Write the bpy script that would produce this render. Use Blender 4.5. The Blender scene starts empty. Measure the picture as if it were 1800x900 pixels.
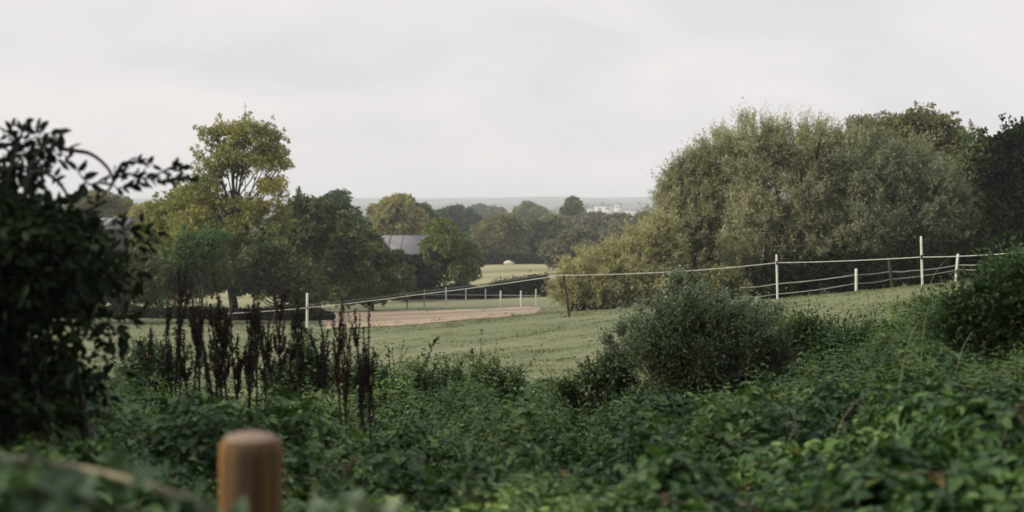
import bpy, math, random
import numpy as np
rng = np.random.default_rng(7)
random.seed(7)
S = bpy.context.scene
COL = S.collection
F = 2500.0; CX = 900.0; HY = 355.0; ZC = 12.0      # focal in photo pixels, horizon row, eye height

def P(px, py, Y):
    return np.array([(px-CX)/F*Y, Y, ZC-(py-HY)/F*Y])

# ------------------------------------------------------------------ objects
def link(o, parent=None):
    COL.objects.link(o)
    if parent is not None: o.parent = parent
    return o
def tag(o, label=None, cat=None, group=None, kind=None):
    if label: o['label'] = label
    if cat: o['category'] = cat
    if group: o['group'] = group
    if kind: o['kind'] = kind
    return o
def empty(name, loc, label, cat, group=None):
    o = bpy.data.objects.new(name, None); o.location = [float(v) for v in loc]
    o.empty_display_size = 0.3
    link(o); return tag(o, label, cat, group)
def mesh_np(name, co, quads=None, tris=None, mat=None, parent=None, smooth=False, mats=None):
    """co (n,3) in world space (parents are unrotated empties: offset removed here)"""
    co = np.asarray(co, dtype=np.float64)
    if parent is not None: co = co-np.array(parent_world(parent))
    me = bpy.data.meshes.new(name)
    me.vertices.add(len(co)); me.vertices.foreach_set('co', co.astype(np.float32).ravel())
    idx = []; starts = []; s = 0
    if quads is not None and len(quads):
        q = np.asarray(quads, dtype=np.int32); idx.append(q.ravel()); starts.append(s+4*np.arange(len(q))); s += 4*len(q)
    if tris is not None and len(tris):
        t = np.asarray(tris, dtype=np.int32); idx.append(t.ravel()); starts.append(s+3*np.arange(len(t))); s += 3*len(t)
    idx = np.concatenate(idx); starts = np.concatenate(starts)
    me.loops.add(len(idx)); me.loops.foreach_set('vertex_index', idx.astype(np.int32))
    me.polygons.add(len(starts)); me.polygons.foreach_set('loop_start', starts.astype(np.int32))
    me.update(calc_edges=True)
    if smooth: me.polygons.foreach_set('use_smooth', np.ones(len(starts), dtype=bool))
    if mat: me.materials.append(mat)
    o = bpy.data.objects.new(name, me)
    return link(o, parent)
def parent_world(o):
    v = np.zeros(3)
    while o is not None:
        v = v+np.array(o.location); o = o.parent
    return v

# ------------------------------------------------------------------ materials
def nt(name):
    m = bpy.data.materials.new(name); m.use_nodes = True
    n = m.node_tree.nodes; n.clear(); return m, n, m.node_tree.links
def ramp(n, stops):
    r = n.new('ShaderNodeValToRGB'); e = r.color_ramp.elements
    while len(e) < len(stops): e.new(0.5)
    for k, (p, c) in enumerate(stops):
        e[k].position = p; e[k].color = (*c, 1)
    return r
def leaf_mat(name, cols, rough=0.55, transl=0.3, spec=0.35, clump=0.6, scale=1.0, back=None):
    m, n, l = nt(name)
    g = n.new('ShaderNodeNewGeometry'); tc = n.new('ShaderNodeTexCoord')
    no = n.new('ShaderNodeTexNoise'); no.inputs['Scale'].default_value = scale; no.inputs['Detail'].default_value = 3
    l.new(tc.outputs['Object'], no.inputs['Vector'])
    mx = n.new('ShaderNodeMix'); mx.data_type = 'FLOAT'; mx.inputs[0].default_value = clump
    mr = n.new('ShaderNodeMapRange'); mr.inputs['From Min'].default_value = .3; mr.inputs['From Max'].default_value = .7
    l.new(no.outputs['Fac'], mr.inputs['Value'])
    l.new(g.outputs['Random Per Island'], mx.inputs[2]); l.new(mr.outputs[0], mx.inputs[3])
    r = ramp(n, [(k/(len(cols)-1)*.8+.1, c) for k, c in enumerate(cols)])
    l.new(mx.outputs[0], r.inputs[0])
    b = n.new('ShaderNodeBsdfPrincipled'); b.inputs['Roughness'].default_value = rough
    b.inputs['Specular IOR Level'].default_value = spec
    l.new(r.outputs[0], b.inputs['Base Color'])
    t = n.new('ShaderNodeBsdfTranslucent')
    h = n.new('ShaderNodeMix'); h.data_type = 'RGBA'; h.blend_type = 'MULTIPLY'; h.inputs[0].default_value = 1
    h.inputs[7].default_value = (1.25, 1.3, .6, 1); l.new(r.outputs[0], h.inputs[6]); l.new(h.outputs[2], t.inputs['Color'])
    ms = n.new('ShaderNodeMixShader'); ms.inputs[0].default_value = transl
    l.new(b.outputs[0], ms.inputs[1]); l.new(t.outputs[0], ms.inputs[2])
    o = n.new('ShaderNodeOutputMaterial'); l.new(ms.outputs[0], o.inputs[0])
    return m
def noise_mat(name, cols, scale=4, rough=.85, vec=(1, 1, 1), bump=0.0, spec=.3, detail=6, dist=0.0, coord='Object'):
    m, n, l = nt(name)
    tc = n.new('ShaderNodeTexCoord'); mp = n.new('ShaderNodeMapping'); mp.inputs['Scale'].default_value = vec
    l.new(tc.outputs[coord], mp.inputs[0])
    no = n.new('ShaderNodeTexNoise'); no.inputs['Scale'].default_value = scale; no.inputs['Detail'].default_value = detail
    no.inputs['Roughness'].default_value = .65; no.inputs['Distortion'].default_value = dist
    l.new(mp.outputs[0], no.inputs['Vector'])
    r = ramp(n, [(k/(len(cols)-1)*.5+.25, c) for k, c in enumerate(cols)]); l.new(no.outputs['Fac'], r.inputs[0])
    b = n.new('ShaderNodeBsdfPrincipled'); b.inputs['Roughness'].default_value = rough
    b.inputs['Specular IOR Level'].default_value = spec
    l.new(r.outputs[0], b.inputs['Base Color'])
    if bump:
        bp = n.new('ShaderNodeBump'); bp.inputs['Strength'].default_value = bump; bp.inputs['Distance'].default_value = .02
        l.new(no.outputs['Fac'], bp.inputs['Height']); l.new(bp.outputs[0], b.inputs['Normal'])
    o = n.new('ShaderNodeOutputMaterial'); l.new(b.outputs[0], o.inputs[0])
    return m

BARK = noise_mat('bark', [(.035, .028, .02), (.09, .07, .05), (.14, .12, .09)], 6, .9, (3, 3, .6), .5)
BARKD = noise_mat('bark_dark', [(.012, .01, .008), (.035, .028, .02)], 6, .9, (3, 3, .6), .3)
M_BRAMBLE = leaf_mat('bramble_leaf', [(0.007, 0.021, 0.008), (0.020, 0.052, 0.016), (0.045, 0.096, 0.027), (0.094, 0.163, 0.043), (0.200, 0.273, 0.088)], .5, .25, .26, .5, 1.5)
M_BUSH = leaf_mat('shrub_leaf', [(0.014, 0.032, 0.011), (0.034, 0.067, 0.022), (0.081, 0.127, 0.046)], .5, .22, .4, .4, 3)
M_SILVER = leaf_mat('silver_leaf', [(.09, .13, .085), (.15, .20, .13), (.24, .28, .20)], .6, .2, .3, .3, 3)
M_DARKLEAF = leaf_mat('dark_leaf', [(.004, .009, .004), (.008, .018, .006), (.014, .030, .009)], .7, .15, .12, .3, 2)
M_WILLOW = leaf_mat('willow_leaf', [(0.085, 0.100, 0.064), (0.191, 0.205, 0.127), (0.307, 0.310, 0.196), (0.467, 0.465, 0.347)], .6, .3, .3, .5, .45)
M_WILLOWG = leaf_mat('willow_leaf_grey', [(0.057, 0.069, 0.045), (0.118, 0.136, 0.090), (0.208, 0.229, 0.149), (0.359, 0.378, 0.272)], .6, .3, .3, .5, .45)
M_WILLOWY = leaf_mat('willow_leaf_yellow', [(0.183, 0.191, 0.110), (0.294, 0.293, 0.166), (0.379, 0.369, 0.221), (0.489, 0.483, 0.331)], .6, .3, .3, .6, .5)
M_ASH = leaf_mat('ash_leaf', [(0.075, 0.104, 0.036), (0.163, 0.189, 0.066), (0.263, 0.268, 0.090), (0.400, 0.329, 0.132)], .55, .35, .35, .6, .35)
M_GREEN = leaf_mat('green_leaf', [(0.050, 0.079, 0.026), (0.106, 0.146, 0.046), (0.200, 0.226, 0.078)], .55, .3, .35, .5, .4)
M_DGREEN = leaf_mat('deep_green_leaf', [(0.030, 0.051, 0.022), (0.065, 0.098, 0.036), (0.125, 0.159, 0.058)], .55, .25, .35, .5, .4)
M_YELLOW = leaf_mat('yellow_leaf', [(0.100, 0.122, 0.036), (0.188, 0.201, 0.054), (0.300, 0.268, 0.084)], .55, .35, .35, .5, .4)
M_ORANGE = leaf_mat('autumn_leaf', [(0.108, 0.135, 0.068), (0.204, 0.209, 0.098), (0.300, 0.270, 0.128), (0.360, 0.297, 0.150)], .6, .3, .3, .5, .3)
M_OLIVE = leaf_mat('olive_leaf', [(0.070, 0.083, 0.040), (0.141, 0.147, 0.066), (0.221, 0.206, 0.092)], .6, .3, .3, .5, .3)
M_EMER = leaf_mat('fresh_green_leaf', [(.04, .08, .025), (.075, .13, .045), (.13, .19, .07)], .55, .35, .3, .5, .4)
M_HAW = leaf_mat('hawthorn_leaf', [(.025, .05, .016), (.05, .095, .028), (.09, .145, .045)], .55, .28, .3, .5, 2)
M_BUSHG = leaf_mat('grey_green_leaf', [(0.019, 0.038, 0.017), (0.043, 0.072, 0.032), (0.089, 0.128, 0.061)], .5, .25, .35, .4, 3)
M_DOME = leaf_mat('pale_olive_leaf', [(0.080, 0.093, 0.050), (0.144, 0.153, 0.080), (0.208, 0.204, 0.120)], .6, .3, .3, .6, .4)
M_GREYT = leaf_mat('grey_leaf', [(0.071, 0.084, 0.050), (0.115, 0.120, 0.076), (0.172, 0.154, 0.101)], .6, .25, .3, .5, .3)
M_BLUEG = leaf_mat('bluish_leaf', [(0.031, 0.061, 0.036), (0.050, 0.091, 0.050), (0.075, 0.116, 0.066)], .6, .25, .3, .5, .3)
M_SEED = leaf_mat('dock_seed', [(0.009, 0.009, 0.006), (0.020, 0.015, 0.010), (0.045, 0.029, 0.020)], .8, .1, .2, .3, 4)
M_SEEDR = leaf_mat('dock_seed_red', [(0.019, 0.008, 0.006), (0.045, 0.013, 0.011), (0.071, 0.025, 0.018)], .8, .1, .2, .3, 4)
M_STEM = noise_mat('dead_stem', [(.012, .008, .005), (.035, .022, .014)], 20)
M_STRAW = noise_mat('dry_stalk', [(.16, .15, .10), (.26, .24, .17)], 20)
M_POSTW = noise_mat('white_post_plastic', [(.36, .36, .33), (.55, .55, .51)], 9, .55, (1, 1, .4))
M_ROPE = noise_mat('fence_tape', [(.30, .30, .28), (.48, .48, .45)], 3, .6)
M_ROPED = noise_mat('old_wire', [(.05, .05, .045), (.09, .09, .08)], 3, .6)
M_ROPED2 = noise_mat('grey_wire', [(.14, .14, .13), (.28, .28, .26)], 1.2, .6)
M_POSTD = noise_mat('old_wood_post', [(.02, .016, .012), (.06, .048, .035)], 5, .9, (2, 2, .3), .4)

# ------------------------------------------------------------------ terrain
ctrl = [  # photo column, distance, photo row
 (-900, 2.7, 1700), (0, 2.7, 1760), (900, 2.7, 1836), (1800, 2.7, 1750), (2700, 2.7, 1700),
 (-900, 8, 930), (100, 8, 965), (900, 8, 1040), (1700, 8, 830), (2700, 8, 720),
 (-900, 20, 700), (200, 20, 715), (950, 20, 685), (1400, 20, 630), (1700, 20, 562), (2700, 20, 470),
 (-900, 31, 650), (200, 31, 650), (540, 31, 640), (1000, 31, 592), (1619, 31, 510), (2700, 31, 430),
 (1365, 37, 528), (1000, 40, 556), (1505, 45, 517), (1679, 45, 503), (2700, 45, 430),
 (-900, 50, 610), (200, 50, 596), (540, 50, 583), (1000, 55, 550), (1300, 55, 533), (1620, 55, 510), (2700, 55, 430),
 (200, 70, 562), (540, 70, 568), (700, 80, 560), (945, 80, 548), (1400, 80, 520), (2000, 80, 480),
 (300, 98, 545), (700, 98, 541), (940, 98, 539), (-900, 98, 570), (1500, 98, 510), (2700, 98, 420),
 (300, 130, 522), (700, 130, 520), (900, 130, 513), (1500, 130, 490),
 (-900, 200, 500), (400, 200, 488), (900, 200, 483), (1800, 200, 470), (2700, 200, 440),
 (400, 240, 472), (900, 240, 466), (1800, 240, 460),
 (-900, 400, 450), (900, 400, 446), (2700, 400, 446), (-900, 800, 412), (900, 800, 410), (2700, 800, 410),
 (-900, 1500, 384), (900, 1500, 382), (2700, 1500, 382), (-900, 2500, 369), (900, 2500, 367), (2700, 2500, 367),
 (-900, 4000, 352), (500, 4000, 351), (1000, 4000, 348.5), (1400, 4000, 350), (2700, 4000, 353),
 (-900, 7000, 356), (900, 7000, 355), (2700, 7000, 356)]
C_ = np.array(ctrl, dtype=float)
CU = np.stack([(C_[:, 0]-900)/900, np.log(C_[:, 1])*1.2], 1)
CZ = -(C_[:, 2]-HY)/F*C_[:, 1]
def tps_fit(U, z, lam=1e-3):
    n = len(U); d = np.linalg.norm(U[:, None]-U[None], axis=2)+1e-12
    K = d**2*np.log(d)+lam*np.eye(n); Pm = np.concatenate([np.ones((n, 1)), U], 1)
    A = np.block([[K, Pm], [Pm.T, np.zeros((3, 3))]])
    return np.linalg.solve(A, np.concatenate([z, np.zeros(3)]))
# fit the angle (z/distance) so that near and far weigh alike
W_ = tps_fit(CU, CZ/C_[:, 1])
def tps_eval(U, Cu, W):
    out = np.zeros(len(U))
    for s in range(0, len(U), 40000):
        u = U[s:s+40000]; d = np.linalg.norm(u[:, None]-Cu[None], axis=2)+1e-12
        out[s:s+40000] = (d**2*np.log(d))@W[:len(Cu)]+W[len(Cu)]+u@W[len(Cu)+1:]
    return out
def wav(X, Y, seed, k):
    r = np.random.default_rng(seed); o = np.zeros_like(X, dtype=float)
    for i in range(7):
        a = r.uniform(0, 6.28); f = k*r.uniform(.6, 1.8); ph = r.uniform(0, 6.28)
        o += np.sin((X*math.cos(a)+Y*math.sin(a))*f+ph)
    return o/3.0
def hz(X, Y):
    X = np.atleast_1d(np.asarray(X, float)); Y = np.atleast_1d(np.asarray(Y, float))
    Yc = np.clip(Y, 2.7, 7000); u = np.clip(X/Yc*F/900, -2, 2)
    z = tps_eval(np.stack([u, np.log(Yc)*1.2], 1), CU, W_)*Yc
    z = z+wav(X, Y, 3, .35)*.04*np.clip((Y-14)/20, 0, 1)+wav(X, Y, 5, .0035)*5*np.clip((Y-900)/2500, 0, 1)+wav(X, Y, 6, .013)*3.2*np.clip((Y-2200)/1500, 0, 1)
    return z+ZC
def hit(px, py, y0=14, y1=260):
    """distance at which the ground shows at this photo position"""
    Ys = np.exp(np.linspace(math.log(y0), math.log(y1), 500)); Xs = (px-CX)/F*Ys
    yy = HY-(hz(Xs, Ys)-ZC)/Ys*F
    k = np.argmax(yy <= py) if (yy <= py).any() else len(Ys)-1
    return np.array([Xs[k], Ys[k], hz(Xs[k:k+1], Ys[k:k+1])[0]])
def ground(x, y): return float(hz([x], [y])[0])

def grid(xs, ys):
    X, Y = np.meshgrid(xs, ys); nx, ny = len(xs), len(ys)
    i = np.arange(nx*ny).reshape(ny, nx)
    q = np.stack([i[:-1, :-1], i[:-1, 1:], i[1:, 1:], i[1:, :-1]], -1).reshape(-1, 4)
    return X.ravel(), Y.ravel(), q
t = np.linspace(-1, 1, 221); xs = 3.0*np.sinh(t*7.7)
ys = np.concatenate([[-60, -30, -12, -4, 0], np.exp(np.linspace(math.log(2), math.log(7000), 260))])
X, Y, q = grid(xs, ys); GZMIN = float(hz(X, Y).min())
m, n, l = nt('pasture')
tc = n.new('ShaderNodeTexCoord')
def NZ(scale, vec=(1, 1, 1), det=6, ro=.6):
    mp = n.new('ShaderNodeMapping'); mp.inputs['Scale'].default_value = vec; l.new(tc.outputs['Object'], mp.inputs[0])
    a = n.new('ShaderNodeTexNoise'); a.inputs['Scale'].default_value = scale; a.inputs['Detail'].default_value = det
    a.inputs['Roughness'].default_value = ro; l.new(mp.outputs[0], a.inputs['Vector']); return a
def MIX(fac, a, b):
    x = n.new('ShaderNodeMix'); x.data_type = 'RGBA'
    if hasattr(fac, 'is_linked'): l.new(fac, x.inputs[0])
    else: x.inputs[0].default_value = fac
    for s, v in ((6, a), (7, b)):
        if hasattr(v, 'is_linked'): l.new(v, x.inputs[s])
        else: x.inputs[s].default_value = (*v, 1)
    return x.outputs[2]
def STEP(sock, a, b):
    x = n.new('ShaderNodeMapRange'); x.inputs['From Min'].default_value = a; x.inputs['From Max'].default_value = b
    x.interpolation_type = 'SMOOTHSTEP'; l.new(sock, x.inputs['Value']); return x.outputs[0]
n1 = NZ(.9, (.35, 1, 1)); n2 = NZ(7, (.5, 1, 1)); n3 = NZ(.12); n4 = NZ(.012, det=3)
r1 = ramp(n, [(.3, (.048, .078, .036)), (.5, (.09, .118, .054)), (.7, (.18, .18, .105))]); l.new(n1.outputs['Fac'], r1.inputs[0])
r2 = ramp(n, [(.3, (.08, .10, .05)), (.7, (.24, .235, .15))]); l.new(n2.outputs['Fac'], r2.inputs[0])
c = MIX(.45, r1.outputs[0], r2.outputs[0])
r3 = ramp(n, [(.4, (.08, .12, .055)), (.62, (.19, .185, .115))]); l.new(n3.outputs['Fac'], r3.inputs[0])
c = MIX(.35, c, r3.outputs[0])
sx = n.new('ShaderNodeSeparateXYZ'); l.new(tc.outputs['Object'], sx.inputs[0])
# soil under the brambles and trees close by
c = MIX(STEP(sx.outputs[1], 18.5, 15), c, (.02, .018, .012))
# pale ripe grass of the fields past the trees
c = MIX(STEP(sx.outputs[1], 100, 125), c, MIX(n2.outputs['Fac'], (.20, .205, .11), (.31, .29, .17)))
# patchwork of far fields and woods
r4 = ramp(n, [(.42, (.035, .05, .03)), (.52, (.06, .075, .04)), (.6, (.16, .16, .09))]); l.new(n4.outputs['Fac'], r4.inputs[0])
c = MIX(STEP(sx.outputs[1], 420, 700), c, r4.outputs[0])
b = n.new('ShaderNodeBsdfPrincipled'); b.inputs['Roughness'].default_value = .95; b.inputs['Specular IOR Level'].default_value = .1
l.new(c, b.inputs['Base Color'])
bp = n.new('ShaderNodeBump'); bp.inputs['Strength'].default_value = .6; bp.inputs['Distance'].default_value = .06
l.new(n2.outputs['Fac'], bp.inputs['Height']); l.new(bp.outputs[0], b.inputs['Normal'])
o = n.new('ShaderNodeOutputMaterial'); l.new(b.outputs[0], o.inputs[0])
M_GROUND = m
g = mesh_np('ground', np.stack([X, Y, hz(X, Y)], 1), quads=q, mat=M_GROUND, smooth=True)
tag(g, 'grazed pasture falling away to a valley with far low hills', None, None, 'structure')

# bare sandy track across the pasture
def strip(up, lo, n_u=90, n_v=14, lift=.02, seed=1):
    r = np.random.default_rng(seed); rows = []
    for i in range(n_u):
        f = i/(n_u-1)
        pu = np.array([np.interp(f, [p[0] for p in up], [p[1] for p in up]), np.interp(f, [p[0] for p in up], [p[2] for p in up])])
        pl = np.array([np.interp(f, [p[0] for p in lo], [p[1] for p in lo]), np.interp(f, [p[0] for p in lo], [p[2] for p in lo])])
        A = hit(*pu); B = hit(*pl); j = np.array([wav(np.array([A[0]*1.0]), np.array([7.]), 31, 1.1)[0]*1.3, wav(np.array([B[0]*1.0]), np.array([3.]), 32, 1.4)[0]*1.5])+r.normal(0, .5, 2)
        A[1] += j[0]; B[1] += j[1]
        for k in range(n_v):
            rows.append(A+(B-A)*k/(n_v-1))
    V = np.array(rows); V[:, 2] = hz(V[:, 0], V[:, 1])+lift
    i = np.arange(n_u*n_v).reshape(n_u, n_v)
    return V, np.stack([i[:-1, :-1], i[:-1, 1:], i[1:, 1:], i[1:, :-1]], -1).reshape(-1, 4)
V, q = strip([(0, 560, 552), (.3, 680, 547), (.7, 860, 543), (1, 948, 541)], [(0, 575, 578), (.3, 690, 574), (.7, 850, 561), (.93, 940, 552), (1, 952, 545)])
M_SAND = noise_mat('bare_soil', [(.13, .135, .07), (.24, .19, .125), (.31, .235, .165), (.20, .175, .10)], .7, .95, (.3, 1, 1), detail=8)
tag(mesh_np('dirt_track', V, quads=q, mat=M_SAND, smooth=True), 'pale pinkish bare earth track crossing the pasture', None, None, 'structure')

# ------------------------------------------------------------------ leaves
def unit(v): return v/(np.linalg.norm(v, axis=-1, keepdims=True)+1e-9)
def leaf_arrays(Pos, D, N, L, Wd, six=False, fold=.25):
    """Pos base points, D midrib direction, N face normal (both nx3); L, Wd lengths"""
    D = unit(D); Sd = unit(np.cross(D, N)); N = unit(np.cross(Sd, D))
    L = L[:, None]; Wd = Wd[:, None]; k = len(Pos)
    if not six:
        v = np.stack([Pos, Pos+D*L*.45+Sd*Wd*.5+N*Wd*fold, Pos+D*L, Pos+D*L*.45-Sd*Wd*.5+N*Wd*fold], 1).reshape(-1, 3)
        q = (np.arange(k)[:, None]*4+np.array([0, 1, 2, 3])).reshape(-1, 4)
    else:
        v = np.stack([Pos, Pos+D*L*.28+Sd*Wd*.46+N*Wd*fold, Pos+D*L*.66+Sd*Wd*.38+N*Wd*fold*.8, Pos+D*L-N*L*.12,
                      Pos+D*L*.66-Sd*Wd*.38+N*Wd*fold*.8, Pos+D*L*.28-Sd*Wd*.46+N*Wd*fold], 1).reshape(-1, 3)
        b = np.arange(k)[:, None]*6
        q = np.concatenate([b+np.array([0, 1, 2, 3]), b+np.array([0, 3, 4, 5])], 1).reshape(-1, 4)
    return v, q
def rdir(k, r=rng): return unit(r.normal(size=(k, 3)))

class Tubes:
    def __init__(s): s.v = []; s.q = []; s.n = 0
    def add(s, pts, rad, sides=6):
        pts = np.asarray(pts, float); rad = np.asarray(rad, float); k = len(pts)
        T = unit(np.gradient(pts, axis=0)); ref = np.array([.31, .87, .2])
        A = unit(np.cross(T, ref)); B = np.cross(T, A)
        a = np.linspace(0, 2*math.pi, sides, endpoint=False)
        ring = pts[:, None]+rad[:, None, None]*(np.cos(a)[None, :, None]*A[:, None]+np.sin(a)[None, :, None]*B[:, None])
        i = np.arange(k*sides).reshape(k, sides)+s.n; j = np.roll(i, -1, 1)
        s.q.append(np.stack([i[:-1], j[:-1], j[1:], i[1:]], -1).reshape(-1, 4)); s.v.append(ring.reshape(-1, 3)); s.n += k*sides
        # end cap point
        if sides == 6:
            e = i[-1]; s.q.append(np.array([[e[0], e[1], e[2], e[3]], [e[0], e[3], e[4], e[5]]]))
    def build(s, name, mat, parent): return mesh_np(name, np.concatenate(s.v), quads=np.concatenate(s.q), mat=mat, parent=parent, smooth=True)
def bez(a, c, b, k=8):
    t = np.linspace(0, 1, k)[:, None]; return (1-t)**2*a+2*t*(1-t)*c+t*t*b

def crown_points(Y, blobs, n_cl, r, flat=.8):
    """cluster centres through the crown volumes; blobs in photo px: (px,py,rx,ry[,dY])"""
    w = np.array([b[2]*b[3] for b in blobs], float); w /= w.sum(); out = []; nn = []
    for b, ww in zip(blobs, w):
        k = max(3, int(n_cl*ww)); c0 = P(b[0], b[1], Y); s = Y/F
        dy = (b[4] if len(b) > 4 else 0); c0[1] += dy
        rad = np.array([b[2]*s, min(b[2], b[3]*1.3)*s*1.0, b[3]*s])
        d = rdir(k, r); rr = r.uniform(.15, 1, k)**.42
        out.append(c0+d*rad*rr[:, None]*.93); nn.append(d)
    return np.concatenate(out), np.concatenate(nn)

def tree(name, label, cat, base_px, Y, blobs, mat, n_leaf, leaf=.10, cl=None, cr=None, bark=BARK, trunk_r=None, aspect=.6,
         seed=1, group=None, base_py=None, n_limb=26, stems=1, crown_name='crown', tips=True, cut=None):
    r = np.random.default_rng(seed)
    bx = (base_px-CX)/F*Y; bz = ground(bx, Y); base = np.array([bx, Y, bz])
    root = empty(name, base, label, cat, group)
    tot = sum(b[2]*b[3] for b in blobs)*(Y/F)**2*math.pi
    cr = cr or max(.22, .075*math.sqrt(tot)); cl = cl or int(max(40, min(420, 3.2*tot/(cr*cr*2))))
    Cc, Nn = crown_points(Y, blobs, cl, r)
    if cut is not None: k_ = cut(Cc); Cc = Cc[k_]; Nn = Nn[k_]
    size = r.uniform(.55, 1.35, len(Cc)); wt = size**2/np.sum(size**2)
    idx = r.choice(len(Cc), n_leaf, p=wt)
    d = rdir(n_leaf, r); rr = r.uniform(.2, 1, n_leaf)**.5
    pos = Cc[idx]+d*(cr*size[idx]*rr)[:, None]*np.array([1, 1, .72])
    # loose sprigs past the outline
    if tips and Y < 120:
        k2 = n_leaf//9; j = r.choice(len(Cc), k2); al = r.uniform(.5, 1.0, k2)
        tipd = unit(Nn+r.normal(0, .5, Nn.shape)+np.array([0, 0, .25]))
        pos[:k2] = Cc[j]+tipd[j]*(cr*size[j]*(1+al*(.8 if Y < 80 else .35)))[:, None]+r.normal(0, cr*.10, (k2, 3))
    D = unit(d+r.normal(0, .6, (n_leaf, 3))+np.array([0, 0, -.25])); N = unit(r.normal(size=(n_leaf, 3))*.7+d*.5+np.array([0, 0, .7]))
    L = leaf*r.uniform(.7, 1.35, n_leaf)
    v, q = leaf_arrays(pos, D, N, L, L*aspect)
    mesh_np(crown_name, v, quads=q, mat=mat, parent=root)
    # trunk and limbs
    T = Tubes(); top = np.array([np.average(Cc[:, 0]), Y, 0]); ztop = np.percentile(Cc[:, 2], 82); H = ztop-bz
    tr = trunk_r or H*.026
    for s_ in range(stems):
        off = np.array([0, 0, 0]) if stems == 1 else np.array([r.normal(0, .25*H*.15), r.normal(0, .2*H*.15), 0])
        tp = np.array([bx*.5+top[0]*.5, Y, ztop])+(off*5)
        ctrlp = np.array([bx*.8+top[0]*.2, Y+.1, bz+H*.5])+off
        tk = bez(base+off-[0, 0, .2], ctrlp, tp, 12); tk += r.normal(0, H*.006, tk.shape); tk[0] = base+off-[0, 0, .2]
        T.add(tk, tr/math.sqrt(stems)*np.linspace(1, .18, 12)*np.array([1.35]+[1]*11), 8)
        ids = r.choice(len(Cc), min(n_limb, len(Cc)), replace=False)
        for j in ids:
            e = Cc[j]; f = np.clip((e[2]-bz)/H*.75-.1+r.normal(0, .06), .36 if n_limb > 50 else .2, .93)
            a = tk[int(f*11)]; mid = (a+e)/2+np.array([0, 0, -.12*np.linalg.norm(e-a)])+r.normal(0, .1, 3)
            T.add(bez(a, mid, e, 6), tr*.42*(1.1-f)*np.linspace(1, .2, 6)+.006, 5)
    T.build('trunk', bark, root)
    return root

def willow(label, base_px, Y, blobs, mat, n_st, per, L0=.10, seed=1, spread=.5, up=.6, wid=.26, group='sallow bushes behind the pasture fence', lift=0, stl=(.5, 1.5)):
    """sallow: hundreds of thin shoots carrying narrow leaves"""
    r = np.random.default_rng(seed); bx = (base_px-CX)/F*Y; base = np.array([bx, Y, ground(bx, Y)])
    root = empty('willow_bush', base, label, 'bush', group)
    Cc, Nn = crown_points(Y, blobs, n_st, r); k = len(Cc)
    # clumping: pull starts towards a few hundred bough ends
    nb = max(60, k//15); bo = Cc[r.choice(k, nb)]
    dd = np.linalg.norm(Cc[:, None]-bo[None], axis=2); near = bo[np.argmin(dd, 1)]
    Cc = Cc*.4+near*.6
    dirs = unit(Nn*.7+np.array([0, 0, up])+r.normal(0, spread, (k, 3)))
    ln = r.uniform(stl[0], stl[1], k)*np.where((Nn[:, 2] > .45) & (r.random(k) < .35), 1.75, 1)
    dirs = unit(dirs+np.where(ln > stl[1], .8, 0)[:, None]*np.array([0, 0, 1]))
    st = Cc-dirs*(ln*.6)[:, None]
    tt = (np.arange(per)+.5)/per
    bend = r.normal(0, .25, (k, 3))+np.array([0, 0, -.25])
    pts = st[:, None]+dirs[:, None]*(ln[:, None]*tt)[..., None]+bend[:, None]*(ln[:, None]*tt**2)[..., None]*.35
    pts = pts.reshape(-1, 3)+r.normal(0, .03, (k*per, 3))
    gz = hz(pts[:, 0], pts[:, 1])+.05; keep = pts[:, 2] > gz; pts = pts[keep]
    dl = unit(np.repeat(dirs, per, 0)*.8+r.normal(0, .55, (k*per, 3)))[keep]
    N = unit(r.normal(size=pts.shape)+np.array([0, 0, .6])); L = L0*r.uniform(.6, 1.4, len(pts))
    v, q = leaf_arrays(pts, dl, N, L, L*wid)
    mesh_np('crown', v, quads=q, mat=mat, parent=root)
    T = Tubes()
    for j in r.choice(k, min(k, 420), replace=False):
        a = st[j]; b = a+dirs[j]*ln[j]*1.06+bend[j]*ln[j]*.37
        T.add(bez(a, (a+b)/2, b, 4), np.linspace(.012, .004, 4), 3)
    T.build('twig', BARK, root)
    T = Tubes(); ztop = Cc[:, 2].max(); H = ztop-base[2]
    for j in range(26):
        e = bo[r.integers(nb)]; a = base+np.array([r.normal(0, H*.13), r.normal(0, .3), -.1])
        a[2] = ground(a[0], a[1])-.1
        T.add(bez(a, (a+e)/2+np.array([0, 0, .12*H])+r.normal(0, .2, 3), e, 8), np.linspace(.085, .02, 8), 6)
    T.build('trunk', BARKD, root)
    return root

# ------------------------------------------------------------------ far country
M_WALLW = noise_mat('white_cladding', [(.42, .42, .41), (.55, .55, .54)], .2, .6)
M_ROOFG = noise_mat('grey_roof', [(.07, .07, .075), (.13, .13, .145), (.19, .19, .205)], .8, .7, (.5, 1, 1))
M_DARKOPEN = noise_mat('dark_opening', [(.015, .014, .013), (.03, .028, .026)], 1)
M_WALLD = noise_mat('barn_boards', [(.035, .032, .03), (.07, .062, .055)], 2, .8, (4, 4, .3))
M_GLASS = noise_mat('window_glass', [(.06, .08, .10), (.10, .12, .14)], .3, .15, spec=.6)

def box(c, s):
    x, y, z = c; a, b, h = s
    v = np.array([[x+i*a/2, y+j*b/2, z+k*h] for k in (0, 1) for (i, j) in ((-1, -1), (1, -1), (1, 1), (-1, 1))])
    q = np.array([[3, 2, 1, 0], [4, 5, 6, 7], [0, 1, 5, 4], [1, 2, 6, 5], [2, 3, 7, 6], [3, 0, 4, 7]])
    return v, q
def join(parts):
    vs = []; qs = []; n_ = 0
    for v, q in parts: vs.append(v); qs.append(q+n_); n_ += len(v)
    return np.concatenate(vs), np.concatenate(qs)

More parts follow.
